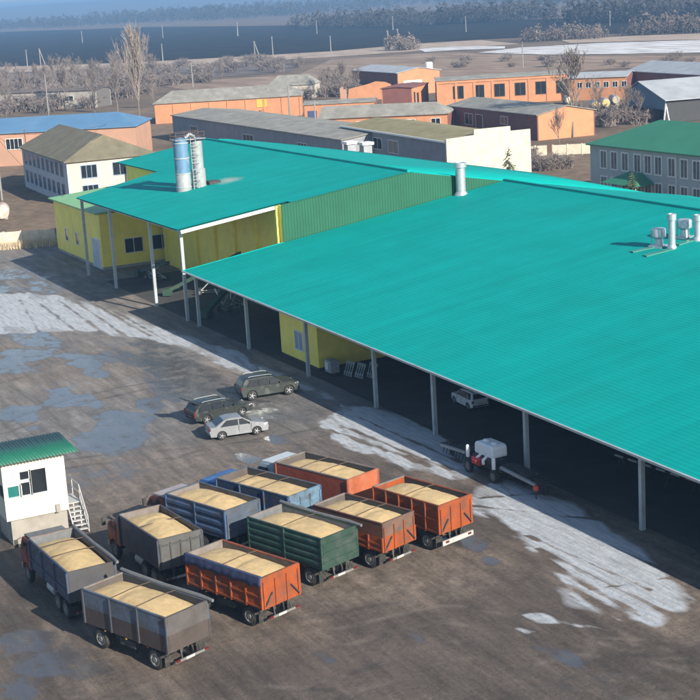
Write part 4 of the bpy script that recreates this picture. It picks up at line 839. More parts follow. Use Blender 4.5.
def loft(outline, hw, crown=.04, belt=1.0, ts=(-1, -.94, -.7, -.35, 0, .35, .7, .94, 1)):
    n = len(outline); vs, fs = [], []
    for t in ts:
        for (x, z) in outline:
            zz = z-(crown*abs(t)**5 if z > belt*.8 else 0); vs.append((x, t*hw(x, z), zz))
    for r_ in range(len(ts)-1):
        for i in range(n): fs.append((r_*n+i, r_*n+(i+1) % n, (r_+1)*n+(i+1) % n, (r_+1)*n+i))
    fs += [tuple(range(n))[::-1], tuple((len(ts)-1)*n+i for i in range(n))]
    mb = MB(); mb.add(vs, fs); return mb
def cab(root, xb, W, cm, roofm=None, h=2.75, hood=False):
    """forward control cab whose rear wall is at xb"""
    hw = lambda x, z: W/2*(1-.06*max(0, (z-1.7))/1.1)*(1-.05*max(0, x-xb-1.3))
    o = [(xb, .95), (xb, h-.12), (xb+.12, h), (xb+1.15, h), (xb+1.32, h-.1), (xb+1.66, 1.85), (xb+1.72, 1.2), (xb+1.72, .62), (xb+1.5, .6), (xb+1.38, .95), (xb+1.1, 1.12), (xb+.7, 1.12), (xb+.42, .95)]
    cb_ = loft(o, hw, .03).build('cab', cm, root, True)
    g = M['glass']
    mb = MB(); mb.add([(xb+1.36, -.98, h-.16), (xb+1.36, .98, h-.16), (xb+1.665, 1.04, 1.9), (xb+1.665, -1.04, 1.9), (xb+1.33, -.98, h-.18), (xb+1.33, .98, h-.18), (xb+1.62, 1.04, 1.88), (xb+1.62, -1.04, 1.88)], [(0, 1, 2, 3), (7, 6, 5, 4), (0, 4, 5, 1), (1, 5, 6, 2), (2, 6, 7, 3), (3, 7, 4, 0)]); mb.build('windscreen', g, cb_)
    for s in (-1, 1):
        y0 = s*(hw(xb+.9, 2.2)+.0); poly = [(xb+.55, 1.72), (xb+1.5, 1.78), (xb+1.27, h-.25), (xb+.55, h-.25)]
        mb = MB(); mb.prism(poly, y0-.03*s, y0+.025*s, 'y'); mb.build('side_window', g, cb_)
        mb = MB(); mb.box((xb+.5, s*(W/2-.005), 1.65), (.02, .03, 1.2)); mb.build('door_seam', M['chassis'], cb_)
        mb = MB(); mb.box((xb+1.55, s*(W/2+.22), 2.0), (.1, .2, .42)); mb.bar((xb+1.5, s*(W/2-.05), 2.3), (xb+1.55, s*(W/2+.22), 2.2), .03); mb.build('mirror', M['chassis'], cb_)
        mb = MB(); mb.box((xb+1.73, s*(W/2-.35), .85), (.05, .25, .2)); mb.build('headlight', M['wframe'], cb_)
    mb = MB(); mb.box((xb-.02, 0, 2.22), (.04, 1.3, .5)); mb.build('rear_window', g, cb_)
    mb = MB(); mb.box((xb+1.74, 0, .65), (.14, W*.98, .28)); mb.build('bumper', M['galv'], cb_)
    if roofm:
        mb = MB(); mb.prism([(xb+.06, h+.005), (xb+1.2, h+.005), (xb+1.3, h-.05), (xb+1.15, h+.1), (xb+.15, h+.1)], -W*.43, W*.43, 'y'); mb.build('cab_roof', roofm, cb_)
    return cb_
def truck(T, label, c, seed, cabm, roofm=None, z0=1.16, cabh=2.7):
    cx, cy, a, L, W, z1 = T; root = empty('grain_truck', (cx, cy, 0), a, label, 'truck', 'open grain trucks')
    cargo(root, L, W, z0, z1, c)
    mb = MB()
    for s in (-1, 1): mb.box((.85, s*.42, z0-.2), (L+1.6, .1, .24))
    for k in range(5): mb.box((-L/2+.3+(L-.6)*k/4, 0, z0-.04), (.1, W-.1, .07))
    mb.build('frame', M['chassis'], root)
    for xx in (-L/2+1.0, -L/2+2.2):
        for s in (-1, 1): wheel(root, xx, s*(W/2-.18)); wheel(root, xx, s*(W/2-.48))
        mb = MB(); mb.tube([(xx, -W/2+.15, .5), (xx, W/2-.15, .5)], .1, 8); mb.build('axle', M['chassis'], root)
    xb = L/2+.22
    for s in (-1, 1): wheel(root, xb+.9, s*(W/2-.2))
    mb = MB(); mb.tube([(xb+.9, -W/2+.15, .5), (xb+.9, W/2-.15, .5)], .08, 8); mb.build('axle', M['chassis'], root)
    mb = MB(); mb.tube([(.1, W/2-.42, .72), (1.1, W/2-.42, .72)], .3, 12); mb.build('fuel_tank', M['steel'], root, True)
    mb = MB(); mb.b2((.2, -W/2+.15, .5), (1.0, -W/2+.65, .95)); mb.build('battery_box', M['chassis'], root)
    cab(root, xb, W-.08, cabm, roofm, cabh); rear_gear(root, L, W)
    h = heap(L-.13, W-.13, z1, seed, c.get('top', .2)).build('grain_load', M['grain'], None, True, fix=False); h.location = (cx, cy, 0); h.rotation_euler = (0, 0, a)
    tag(h, 'heap of golden grain filling the '+label.split(' with')[0], 'grain', 'grain heaps in the truck bodies', 'stuff')
    return root
TT = [(-64.0, 19.71, R(200.6), 6.11, 2.5, 2.8), (-72.05, 18.59, R(182.9), 5.98, 2.48, 2.72), (-73.19, 23.77, R(185.0), 5.1, 2.5, 2.78), (-65.86, 25.4, R(199.2), 5.58, 2.47, 2.7), (-68.81, 30.04, R(198.2), 5.68, 2.5, 2.78),
      (-75.55, 27.7, R(198.9), 5.09, 2.5, 2.76), (-76.0, 31.27, R(199.9), 6.0, 2.5, 2.78), (-76.75, 35.32, R(199.3), 6.0, 2.5, 2.75), (-68.94, 33.74, R(198.8), 5.13, 2.45, 2.69), (-69.55, 37.64, R(195.3), 5.19, 2.47, 2.71)]
sb = paint('slate_blue_paint', (.085, .11, .15)); br = paint('worn_brown_paint', (.06, .045, .042), (.06, .04, .033)); gb = paint('grey_brown_steel', (.1, .088, .08), (.065, .05, .042))
trailer(TT[0], 'grey blue and brown grain trailer with rolled tarp, nearest at the bottom', dict(side=br, upper=sb, split=1.95, rear=paint('brown_tail', (.07, .055, .05)), rear_up=paint('grey_tail_upper', (.09, .083, .08)), ribs=3, ribm=paint('dark_post', (.05, .055, .07)), tail_ribs=0, roll=True, inner=M['darkgrey'], headm=gb, ties=(-.9, .9), top=.12), 1)
nv = paint('dull_blue_paint', (.045, .065, .11)); dg = paint('dark_grey_paint', (.058, .06, .066))
truck(TT[1], 'blue sided grain truck with red cab beside the weighbridge office', dict(side=nv, rear=dg, ribs=3, ribm=nv, tail_ribs=0, roll=True, rails=(1.7,), headm=M['tarp'], head=.05, inner=gb, ties=(-.4, 1.3), top=.22), 2, paint('red_cab', (.24, .045, .035)), M['tarp'], cabh=2.5)
truck(TT[2], 'dark navy grain truck with orange cab and ribbed grey tailgate', dict(side=paint('dark_navy', (.04, .047, .065)), rear=paint('grey_tail', (.085, .087, .084)), ribs=1, ribm=paint('dark_navy2', (.04, .047, .065)), tail_ribs=4, tail_rail=(2.45,), tribm=paint('grey_tail2', (.06, .061, .06)), inner=gb, ties=(-.1,), top=.26), 3, M['orangepaint'], cabh=2.15)
op = M['orangepaint']
trailer(TT[3], 'bright orange grain trailer with navy tarp draped over its side', dict(side=op, ribs=5, ribm=op, rails=(1.25, 1.78), rear=op, tail_ribs=3, tribm=op, braces=True, drape=True, inner=gb, ties=(.1,), top=.18), 4)
gp_ = paint('dark_green_paint', (.015, .05, .037), (.05, .07, .06))
trailer(TT[4], 'dark green grain trailer with ribbed panels and grey tarp', dict(side=gp_, corr=4, ribs=2, ribm=gp_, rear=paint('green_tail', (.022, .05, .037), (.05, .06, .05)), tail_ribs=0, tail_rail=(1.5, 2.0, 2.45), roll=True, rollm=M['tarp'], inner=M['tarp'], headm=M['tarp'], ties=(.2,), top=.2), 5)
bl = paint('mid_blue_paint', (.05, .09, .17)); gbl = paint('grey_blue_tail', (.075, .095, .125))
truck(TT[5], 'dark blue grain truck with maroon cab and white cab roof', dict(side=bl, corr=3, ribs=2, ribm=bl, rear=gbl, rim=gbl, tail_ribs=1, tail_rail=(1.7, 2.2), inner=gb, ties=(), top=.26), 6, paint('maroon_cab', (.13, .03, .03)), mat('pale_cab_roof', (.3, .27, .27), .5), cabh=2.4)
lb = paint('light_blue_tail', (.11, .19, .27))
truck(TT[6], 'dark blue grain truck with blue cab and light blue tailgate', dict(side=paint('deep_blue', (.028, .05, .105)), ribs=3, ribm=bl, rear=lb, rim=gbl, tail_ribs=3, tribm=lb, tail_rail=(2.1,), inner=M['darkgrey'], headm=gb, ties=(-.6, 1.2), top=-.05), 7, paint('bright_blue_cab', (.05, .16, .42), amt=.2), None, cabh=2.5)
rd = paint('brick_red_paint', (.26, .06, .032), (.25, .08, .05), .3); ro_ = paint('salmon_orange_tail', (.36, .1, .045), (.35, .13, .07), .3)
truck(TT[7], 'plain brick red sided grain truck with pale blue cab', dict(side=rd, ribs=1, ribm=rd, rear=ro_, tail_ribs=0, inner=M['darkgrey'], headm=gb, ties=(-.7, .9), rim=M['inside'], top=.05), 8, paint('pale_blue_cab', (.3, .38, .44), (.3, .32, .32), .2), mat('white_cab_roof', (.42, .47, .5), .5), cabh=2.5)
bo = paint('brown_orange_board', (.13, .055, .035), (.08, .045, .032))
trailer(TT[8], 'orange grain trailer with rusty brown upper boards in the middle row', dict(side=op, upper=bo, split=1.95, ribs=5, ribm=op, ribs_low=True, rails=(1.25, 1.55), rear=op, rear_up=paint('brown_grey_board', (.14, .085, .062)), tail_ribs=3, tribm=op, braces=True, inner=M['darkgrey'], headm=gb, ties=(-.6, .7), top=.16), 9)
trailer(TT[9], 'orange ribbed grain trailer with white bumper board, rightmost of the rows', dict(side=op, ribs=5, ribm=op, rails=(1.25, 1.9), rear=op, tail_ribs=3, tribm=op, braces=True, inner=M['darkgrey'], headm=op, ties=(.1,), top=.16, banner=True), 10)

# ------------------------------------------------------------------ cars
M['tyredark'] = M['dark']
def arc(cx, r, z=.33, n=8): return [(cx+r*math.cos(t), z+r*math.sin(t)) for t in np.linspace(0, math.pi, n)]
def car(loc, rz, label, kind, col, metal=.4, open_tail=False, group='parked cars'):
    pm = mat('car_paint_'+kind, col, .3, metal, .05, 2, dirt=tuple(min(1, x*.6+.07) for x in col), damt=.25, dscale=2.0)
    g = M['glass']; root = empty('car', loc, rz, label, 'car', group)
    if kind == 'sedan': wb, r, W, roof, belt = 2.48, .305, 1.7, 1.46, .92
    elif kind == 'wagon': wb, r, W, roof, belt = 2.85, .335, 1.86, 1.55, 1.0
    elif kind == 'suv': wb, r, W, roof, belt = 2.95, .38, 1.93, 1.74, 1.08
    else: wb, r, W, roof, belt = 2.5, .33, 1.72, 1.62, .98
    f, b = wb/2, -wb/2
    tops = {'sedan': [(-2.05, .5), (-2.1, .72), (-2.02, .96), (-1.62, 1.0), (-1.0, 1.37), (-.6, 1.46), (.2, 1.45), (1.02, 1.02), (1.75, .9), (2.08, .72), (2.12, .5)],
            'wagon': [(-2.3, .48), (-2.36, .75), (-2.3, 1.0), (-2.02, 1.42), (-1.8, 1.53), (-.5, 1.55), (.2, 1.5), (1.0, 1.04), (1.95, .92), (2.32, .72), (2.36, .48)],
            'suv': [(-2.2, .5), (-2.28, .8), (-2.22, 1.1), (-2.0, 1.52), (-1.8, 1.68), (-.5, 1.74), (.25, 1.68), (1.0, 1.16), (1.95, 1.04), (2.3, .82), (2.36, .5)],
            'offroad': [(-1.95, .5), (-2.02, .8), (-1.98, 1.0), (-1.82, 1.5), (-1.65, 1.62), (-.3, 1.62), (.3, 1.55), (.85, 1.04), (1.65, .96), (1.92, .8), (1.95, .5)]}[kind]
    zb = .2 if kind == 'sedan' else .26
    ar = r+.055
    bottom = [(tops[-1][0]-.05, zb+.04)]+[(f+ar*math.cos(t), r+ar*math.sin(t)) for t in np.linspace(-.15, math.pi+.15, 9)]+[(b+ar*math.cos(t), r+ar*math.sin(t)) for t in np.linspace(-.15, math.pi+.15, 9)]+[(tops[0][0]+.05, zb+.06)]
    ol = tops+bottom; xe = tops[-1][0]
    def hw(x, z):
        k = 1-.13*max(0, (abs(x)-xe*.72)/(xe*.28))**1.6
        if z > belt: k *= 1-.21*((z-belt)/(roof-belt))**1.15
        elif z < .45: k *= 1-.06*(.45-z)/.3
        return W/2*k
    body = loft(ol, hw, .045, belt).build('body', pm, root, True)
    # glass: windscreen, rear window, side windows
    def across(p, q, nm, e=.012, k0=.86, k1=.86, m_=g):
        (xa, za), (xb, zb_) = p, q; d = Vector((xb-xa, 0, zb_-za)).normalized(); nn = Vector((-d.z, 0, d.x))*e
        if nn.z < 0: nn = -nn
        A = [(xa, -hw(xa, za)*k0, za), (xa, hw(xa, za)*k0, za), (xb, hw(xb, zb_)*k1, zb_), (xb, -hw(xb, zb_)*k1, zb_)]
        mb = MB(); mb.add([Vector(v)+nn for v in A]+[Vector(v)-nn for v in A], [(0, 1, 2, 3), (7, 6, 5, 4), (0, 4, 5, 1), (1, 5, 6, 2), (2, 6, 7, 3), (3, 7, 4, 0)]); return mb.build(nm, m_, body)
    lerp = lambda a, b_, t: (a[0]+(b_[0]-a[0])*t, a[1]+(b_[1]-a[1])*t)
    pR, pW = tops[6], tops[7]; across(lerp(pR, pW, .06), lerp(pR, pW, .94), 'windscreen', k0=.84, k1=.9)
    if kind == 'sedan': across(lerp(tops[3], tops[4], .06), lerp(tops[3], tops[4], .95), 'rear_window')
    else: across(lerp(tops[2], tops[3], .1), lerp(tops[2], tops[3], .9), 'rear_window')
    zt = roof-.13; zq = belt+.02
    xr = {'sedan': -1.32, 'wagon': -2.05, 'suv': -1.85, 'offroad': -1.72}[kind]; xrt = {'sedan': -.86, 'wagon': -1.78, 'suv': -1.55, 'offroad': -1.6}[kind]
    cut = [xr, -.95 if kind != 'sedan' else -.42, -.05 if kind != 'sedan' else .0, .92 if kind != 'offroad' else .78]
    def topx(x):  # follow pillars
        if x == xr: return xrt
        if x == cut[-1]: return .33
        return x
    for s in (-1, 1):
        segs = [(cut[0], cut[1]), (cut[1], cut[2]), (cut[2], cut[3])] if kind != 'sedan' else [(cut[0], cut[2]), (cut[2], cut[3])]
        for (xa, xb) in segs:
            P4 = [(xa+.045, zq), (xb-.045, zq), (topx(xb)-.04, zt), (topx(xa)+.04, zt)]; mb = MB()
            out = [(x, s*(hw(x, z)+.006), z-.01) for x, z in P4]; inn = [(x, s*(hw(x, z)-.03), z-.01) for x, z in P4]
            mb.add(out+inn, [(0, 1, 2, 3), (7, 6, 5, 4), (0, 4, 5, 1), (1, 5, 6, 2), (2, 6, 7, 3), (3, 7, 4, 0)]); mb.build('side_window', g, body)
        for x in (cut[2]-.02, cut[3]-.05): mb = MB(); mb.box((x, s*(hw(x, .7)+.001), .66), (.018, .012, .5)); mb.build('door_seam', M['dark'], body)
        for x in (cut[2]-.22, cut[1]-.2): mb = MB(); mb.box((x, s*(hw(x, .8)+.012), belt-.14), (.16, .03, .03)); mb.build('door_handle', pm, body)
        mb = MB(); mb.box((.78, s*(hw(.78, 1.0)+.08), belt+.08), (.1, .17, .12)); mb.build('wing_mirror', pm, body, bevel=.02)
        xf = tops[-2][0]; mb = MB(); mb.box((xf-.16, s*W*.36, tops[-2][1]-.02), (.3, .3, .13), rz=-s*.25); mb.build('headlight', M['wframe'], body, bevel=.02)
        mb = MB(); mb.box((tops[1][0]+.06, s*W*.40, .8 if kind != 'suv' else .95), (.12, .22, .2 if kind != 'wagon' else .42), rz=s*.2); mb.build('tail_light', M['redlamp'], body, bevel=.02)
        for xx in (f, b):
            wheel(root, xx, s*(W/2-.115), r, True)
            mb = MB(); mb.lathe([(.0001, 0), (ar-.004, 0), (ar-.004, .12), (.0001, .12)], 'y', 16, (xx, s*(W/2-.30)-.06, r)); mb.build('wheel_well', M['dark'], root)
        if kind in ('wagon', 'suv'):
            mb = MB(); mb.tube([(-1.6, s*W*.335, roof+.0), (-1.4, s*W*.335, roof+.045), (0, s*W*.335, roof+.04), (.25, s*W*.33, roof-.03)], .018, 5); mb.build('roof_rail', M['steel'], body)
    mb = MB(); mb.box((tops[0][0]+.03, 0, .42), (.1, W*.8, .14)); mb.build('rear_bumper', pm if kind == 'sedan' else M['rubber'], body, bevel=.03)
    mb = MB(); mb.box((tops[-1][0]-.02, 0, .56), (.06, W*.5, .16)); mb.build('grille', M['dark'], body)
    mb = MB(); mb.box((tops[0][0]-.025, 0, .62), (.02, .5, .11)); mb.build('number_plate', M['plate'], body)
    if open_tail:
        across((tops[1][0]-.005, .62), (tops[3][0]-.01, tops[3][1]-.02), 'boot_shade', .02, .82, .8, M['dark'])  # flat dark panel painting the shade inside the open boot
        mb = MB(); mb.add([(-1.95, -.62, roof-.04), (-1.95, .62, roof-.04), (-2.75, .6, roof+.32), (-2.75, -.6, roof+.32), (-1.95, -.62, roof), (-1.95, .62, roof), (-2.75, .6, roof+.37), (-2.75, -.6, roof+.37)], [(0, 1, 2, 3), (7, 6, 5, 4), (0, 4, 5, 1), (1, 5, 6, 2), (2, 6, 7, 3), (3, 7, 4, 0)])
        mb.build('raised_tailgate', pm, body)
    return root
def carpos(rear_px, front_px, W):   # wheel contact pixels on the near (right) side -> centre and heading
    a, b = atz(rear_px), atz(front_px); d = b-a; an = math.atan2(d[1], d[0]); c = (a+b)/2; lx, ly = -math.sin(an), math.cos(an)
    return (c[0]+lx*(W/2-.1), c[1]+ly*(W/2-.1), .012), an
l, an = carpos((223.5, 439.8), (255.8, 435.0), 1.7); car(l, an, 'silver sedan, nearest of the three parked cars', 'sedan', (.26, .275, .29), .35)
l, an = carpos((205.5, 424.3), (243.6, 416.0), 1.86); car(l, an, 'dark grey estate car with its tailgate open, behind the silver sedan', 'wagon', (.045, .052, .05), .5, open_tail=True)
l, an = carpos((251.9, 400.6), (289.6, 394.6), 1.93); car(l, an, 'dark green grey sport utility vehicle nearest the canopy', 'suv', (.045, .053, .05), .5)
P = atz((464, 407)); wc_ = car((P[0], P[1]+.5, .03), R(176), 'white compact off road car parked in the dark shed', 'offroad', (.62, .65, .68), 0); wc_.scale = (.85, .85, .85)
mb = MB(); A, B = atz((261, 374)), atz((283, 381)); mb.bar((A[0], A[1], .35), (B[0], B[1], .25), .35, .5); o = mb.build('timber_beam', M['palesteel']); tag(o, 'pale beam lying on the ground behind the dark sport utility vehicle', 'beam')

# ------------------------------------------------------------------ machinery
sp = empty('trailed_sprayer', (-76.7, 46.5, 0), R(2), 'trailed field sprayer with white tank parked at the canopy edge', 'sprayer')
mb = MB()
for s in (-1, 1): mb.box((0, s*.45, .8), (3.6, .2, .3))
mb.box((0, 0, .72), (8.6, .5, .22)); mb.box((2.9, .1, .95), (2.6, .9, .3)); mb.box((-2.9, .1, .95), (1.8, .8, .25)); mb.box((0, -.1, 1.1), (2.3, 1.0, .36))
for x in (-1.4, -.4, .6, 1.5): mb.box((x, 0, .85), (.12, 1.0, .12))
mb.bar((-1.6, .4, .85), (-3.2, 0, .6), .12); mb.bar((-1.6, -.4, .85), (-3.2, 0, .6), .12); mb.build('frame', M['chassis'], sp)
tk = MB(); tk.prism([(-.95, 1.3), (.95, 1.3), (1.0, 1.45), (.97, 1.95), (.85, 2.1), (-.8, 2.1), (-.97, 1.95), (-1.0, 1.45)], -.55, .6, 'y'); tko = tk.build('tank', mat('white_plastic', (.78, .8, .82), .4, 0, .04), sp, bevel=.1)
for x in (-.45, .45): mb = MB(); mb.lathe([(.2, 2.1), (.2, 2.16), (.16, 2.19)], 'z', 14, (x, 0, 0)); mb.build('lid', M['whitetrim'], tko, True)
for x in (-.33, .33): mb = MB(); mb.tube([(x, -.5, 1.34), (x, -.8, 1.15), (x+.2, -.9, 1.0)], .1, 8); mb.build('hose', M['whitetrim'], sp, True)
mb = MB(); mb.b2((-.75, -.95, .75), (.1, -.55, 1.2)); mb.b2((-.6, -1.05, .85), (-.1, -.96, 1.1)); mb.build('pump', mat('red_pump', (.38, .03, .03), .5), sp, bevel=.03)
for x, z in ((-1.5, 1.4), (1.35, 1.25)): mb = MB(); mb.lathe([(.12, z-.45), (.12, z+.25), (.07, z+.32)], 'z', 12, (x, -.7, 0)); mb.build('canister', M['whitetrim'], sp, True)
for x in (-1.3, 1.5):
    for s in (-1, 1): wheel(sp, x, s*.8, .42)
    mb = MB(); mb.tube([(x, -.75, .42), (x, .75, .42)], .07, 8); mb.build('axle', M['chassis'], sp)
for side, xa, xb in ((-1, -2.0, -5.0), (1, 1.9, 5.4)):
    mb = MB(); mb.bar((xa, -.55, 1.05), (xb, -.5, .85), .16, .16); bo_ = mb.build('boom', M['palesteel'], sp)
    rk = MB(); rk.bar((xa, .1, 1.0), (xb, .2, .75), .1); rk.bar((xa, .7, 1.0), (xb, .8, .75), .1)
    for k in range(9):
        x = xa+(xb-xa)*k/8; rk.bar((x, -.5, .95), (x, .8, .85), .06); rk.bar((x, -.2, .9), (x-.1, -.3, .25), .04); rk.bar((x, .5, .9), (x-.1, .4, .25), .04)
    rk.build('tine_rack', M['chassis'], sp)
    mb = MB(); mb.lathe([(.0001, -.05), (.2, -.05), (.3, 0), (.2, .05)], 'y', 12, (xb-side*.2, .2, .3)); mb.build('gauge_wheel', M['rubber'], sp)
mb = MB(); mb.lathe([(.05, .5), (.16, .56), (.19, .7), (.14, .83), (.03, .88)], 'z', 12, (5.5, -.55, 0)); mb.build('marker_ball', mat('red_marker', (.6, .07, .04), .5), sp, True)
mb = MB(); mb.bar((5.5, -.55, 0), (5.5, -.55, .55), .05); mb.build('marker_stem', M['chassis'], sp)
# long auger tube in the shed; pale lengths stand for light through holes
A, B = atz((614, 454.5), .8), atz((715, 488), .8); ag = empty('auger_conveyor', (A[0], A[1], 0), math.atan2(B[1]-A[1], B[0]-A[0]), 'horizontal auger tube with light dashes put in as pale lengths, on trestles in the dark shed at right', 'conveyor'); Lg = math.hypot(B[0]-A[0], B[1]-A[1])
for k in range(7): mb = MB(); mb.tube([(Lg*k/7+.1, 0, .8), (Lg*(k+.62)/7+.1, 0, .8)], .075, 8); mb.build('lit_section', M['palesteel'] if k != 5 else mat('red_tube', (.45, .1, .08), .6), ag, True)
mb = MB(); mb.tube([(0, 0, .8), (Lg, 0, .8)], .05, 8); mb.build('core', M['chassis'], ag)
for k in range(4): x = Lg*(k+.3)/4; mb = MB(); mb.bar((x, -.4, .02), (x, 0, .75), .06); mb.bar((x, .4, .02), (x, 0, .75), .06); mb.build('trestle', M['chassis'], ag)
# harrow sections and a white cabinet before the yellow cabin
P = atz((327, 376)); cabn = empty('white_cabinet', (P[0], P[1]+.5, 0), R(0), 'white appliance like cabinet at the corner of the yellow cabin', 'cabinet')
mb = MB(); mb.b2((-.55, -.4, .25), (.55, .4, 1.25)); mb.build('case', M['palesteel'], cabn, bevel=.04); mb = MB(); mb.b2((-.42, -.43, .5), (.1, -.405, 1.1)); mb.build('door', M['wframe'], cabn)
for x in (-.45, .45): mb = MB(); mb.b2((x-.05, -.35, 0), (x+.05, .35, .249)); mb.build('leg', M['chassis'], cabn)
for k, px in enumerate(((341, 377), (352, 379), (364, 379))):
    P = atz(px); e = empty('harrow_frame', (P[0], P[1]+.6, 0), R(8), ['first leaning harrow frame, right next to the white cabinet', 'middle harrow frame of three beside the yellow cabin', 'last harrow frame, farthest right from the white cabinet'][k], 'harrow', 'harrow frames')
    fr_ = MB()
    for s in range(4): fr_.bar((-.45+.3*s, -.1, 0), (-.3+.3*s, .35, 1.15), .05); fr_.bar((-.3+.3*s, -.1, 0), (-.45+.3*s, .35, 1.15), .05)
    fr_.bar((-.5, .0, .3), (.6, .0, .3), .06); fr_.bar((-.5, .3, 1.0), (.6, .3, 1.0), .06); fr_.build('lattice', M['steel'], e)
# conveyors under the high canopy
M['mgreen'] = mat('machine_green', (.025, .07, .045), .6, 0, .2, 2, dirt=(.08, .08, .06), damt=.4)
def conveyor(loc, rz, L, h, label):
    e = empty('grain_conveyor', loc, rz, label, 'conveyor', 'conveyors under the high canopy')
    mb = MB(); mb.bar((-L/2, 0, .5), (L/2, 0, h), .55, .35); mb.build('trough', M['mgreen'], e)
    mb = MB()
    for s in (-1, 1):
        mb.bar((-L*.1, s*.5, .3), (L*.3, s*.35, h*.78), .07); mb.bar((L*.25, s*.5, .3), (-.1*L, s*.35, h*.42), .07); mb.bar((-L*.12, s*.5, .3), (L*.27, s*.5, .3), .06)
    mb.bar((-L*.1, -.5, .3), (-L*.1, .5, .3), .06); mb.bar((L*.25, -.5, .3), (L*.25, .5, .3), .06); mb.build('truss', M['steel'], e)
    for x in (-L*.1, L*.25):
        for s in (-1, 1): wheel(e, x, s*.62, .32)
    mb = MB(); mb.b2((-L/2-.4, -.5, .1), (-L/2+.5, .5, .75)); mb.build('hopper', M['mgreen'], e); return e
P = atz((205, 318)); conveyor((P[0]-1.5, P[1]+3.2, .02), R(120), 7.5, 4.2, 'inclined green conveyor near the corner column of the high canopy')
P = atz((170, 300)); conveyor((P[0], P[1]+4.2, .02), R(60), 8.5, 4.4, 'inclined green conveyor beneath the middle of the high canopy')
P = atz((130, 278)); conveyor((P[0]+3, P[1]+1.8, .02), R(10), 6.5, 2.2, 'low green conveyor in front of the yellow annex window')
P = atz((207, 318)); e = empty('grain_cleaner', (P[0]-.2, P[1]+2.6, .02), R(10), 'green framed grain cleaner with red fan wheel beside the first low canopy column', 'machine')
mb = MB(); 
for x in (-.9, .9):
    for y in (-.6, .6): mb.bar((x, y, 0), (x*.8, y, 2.6), .09)
for z in (.6, 2.55): mb.box((0, .6, z), (1.8, .08, .08)); mb.box((0, -.6, z), (1.8, .08, .08))
mb.build('stand', M['mgreen'], e)
mb = MB(); mb.prism([(-.8, 2.6), (.8, 2.6), (.8, 3.5), (-.8, 3.5)], -.55, .55, 'y'); mb.build('screen_box', M['steel'], e)
mb = MB(); mb.lathe([(.1, -.78), (.45, -.75), (.5, -.62), (.45, -.56)], 'y', 16, (.2, 0, 3.1)); mb.build('fan_wheel', mat('red_fan', (.6, .06, .04), .5), e, True)
mb = MB(); mb.bar((.7, -.4, 1.6), (1.5, -.8, 2.5), .12); mb.build('chute', M['whitetrim'], e)
mb = MB(); mb.bar((-.7, -.5, 1.0), (-1.4, -.8, 2.4), .1); mb.build('chute', M['whitetrim'], e)
# yellow bollards by the annex
for k, px in enumerate(((120, 263), (142, 261))):
    P = atz(px); mb = MB(); mb.lathe([(.1, 0), (.1, 1.3), (.06, 1.36)], 'z', 10); e = empty('yellow_bollard', (P[0], P[1]+.6, .02), 0, ['left yellow bollard under the high canopy', 'right yellow bollard under the high canopy'][k], 'bollard', 'yellow bollards'); mb.build('post', mat('bright_yellow', (.75, .55, .03), .5), e, True)
    mb = MB(); mb.lathe([(.22, 0), (.22, .05), (.12, .08)], 'z', 10); mb.build('base_plate', M['chassis'], e, True)
# old rusty tank at the left edge
P = atz((3, 218)); e = empty('rusty_tank', (P[0], P[1], 0), R(75), 'old white and rust red tank lying at the left edge', 'tank')
mb = MB(); mb.lathe([(.8, -.15), (1.05, 0), (1.05, 3.4), (.8, 3.55)], 'y', 18, (0, -2, 1.15)); mb.build('barrel', mat('peeling_white', (.55, .48, .42), .8, 0, .2, 1, dirt=(.3, .09, .06), damt=.55, dscale=.7), e, True)
for yy in (-1.4, .8): mb = MB(); mb.box((0, yy, .12), (1.5, .3, .3)); mb.build('cradle', M['conc'], e)

# ------------------------------------------------------------------ trees
M['bark'] = mat('grey_bark', (.17, .14, .12), .95, 0, .2, 3); M['twig'] = mat('bare_twigs', (.2, .165, .145), .95, 0, .2, .5)
M['twigpale'] = mat('pale_twigs', (.27, .225, .19), .95, 0, .2, .5)
def bare_tree(h, spread, seed, up=.55, nb=9, r0=None, levels=3, slim=False):
    rn = random.Random(seed); tr, cr = MB(), MB(); r0 = r0 or h*.018
    def grow(p, d, L, r, lev, mb):
        n = 4 if lev == 0 else 3; pts, rad = [p], [r]
        for k in range(n):
            d = (d+Vector((rn.uniform(-1, 1), rn.uniform(-1, 1), rn.uniform(-.4, 1)*.6))*(.12 if lev == 0 else .26)).normalized(); p = p+d*L/n; pts.append(p); rad.append(max(.03, r*(1-.75*(k+1)/n)))
        mb.tube(pts, rad, 5 if lev == 0 else 3, cap=False)
        if lev >= levels: return
        m_ = [nb, 6, 5, 4][lev]
        for k in range(m_):
            t = rn.uniform(.22 if lev == 0 else .15, 1.0); i = min(int(t*n), n-1); q = pts[i].lerp(pts[i+1], t*n-i)
            a = rn.uniform(0, 2*math.pi); side = Vector((math.cos(a), math.sin(a), 0)); dd = (side*(1-up)*spread+Vector((0, 0, up))+d*.35).normalized()
            f = (.62-.38*t if slim else .58-.2*t) if lev == 0 else .55
            grow(q, dd, L*f*(spread if not slim else 1), max(.035, rad[i]*.55), lev+1, cr)
    grow(Vector((0, 0, -.1)), Vector((0, 0, 1)), h*.86, r0, 0, tr)
    return tr.mesh('trunk', M['bark'], fix=False), cr.mesh('crown', M['twig'], fix=False)
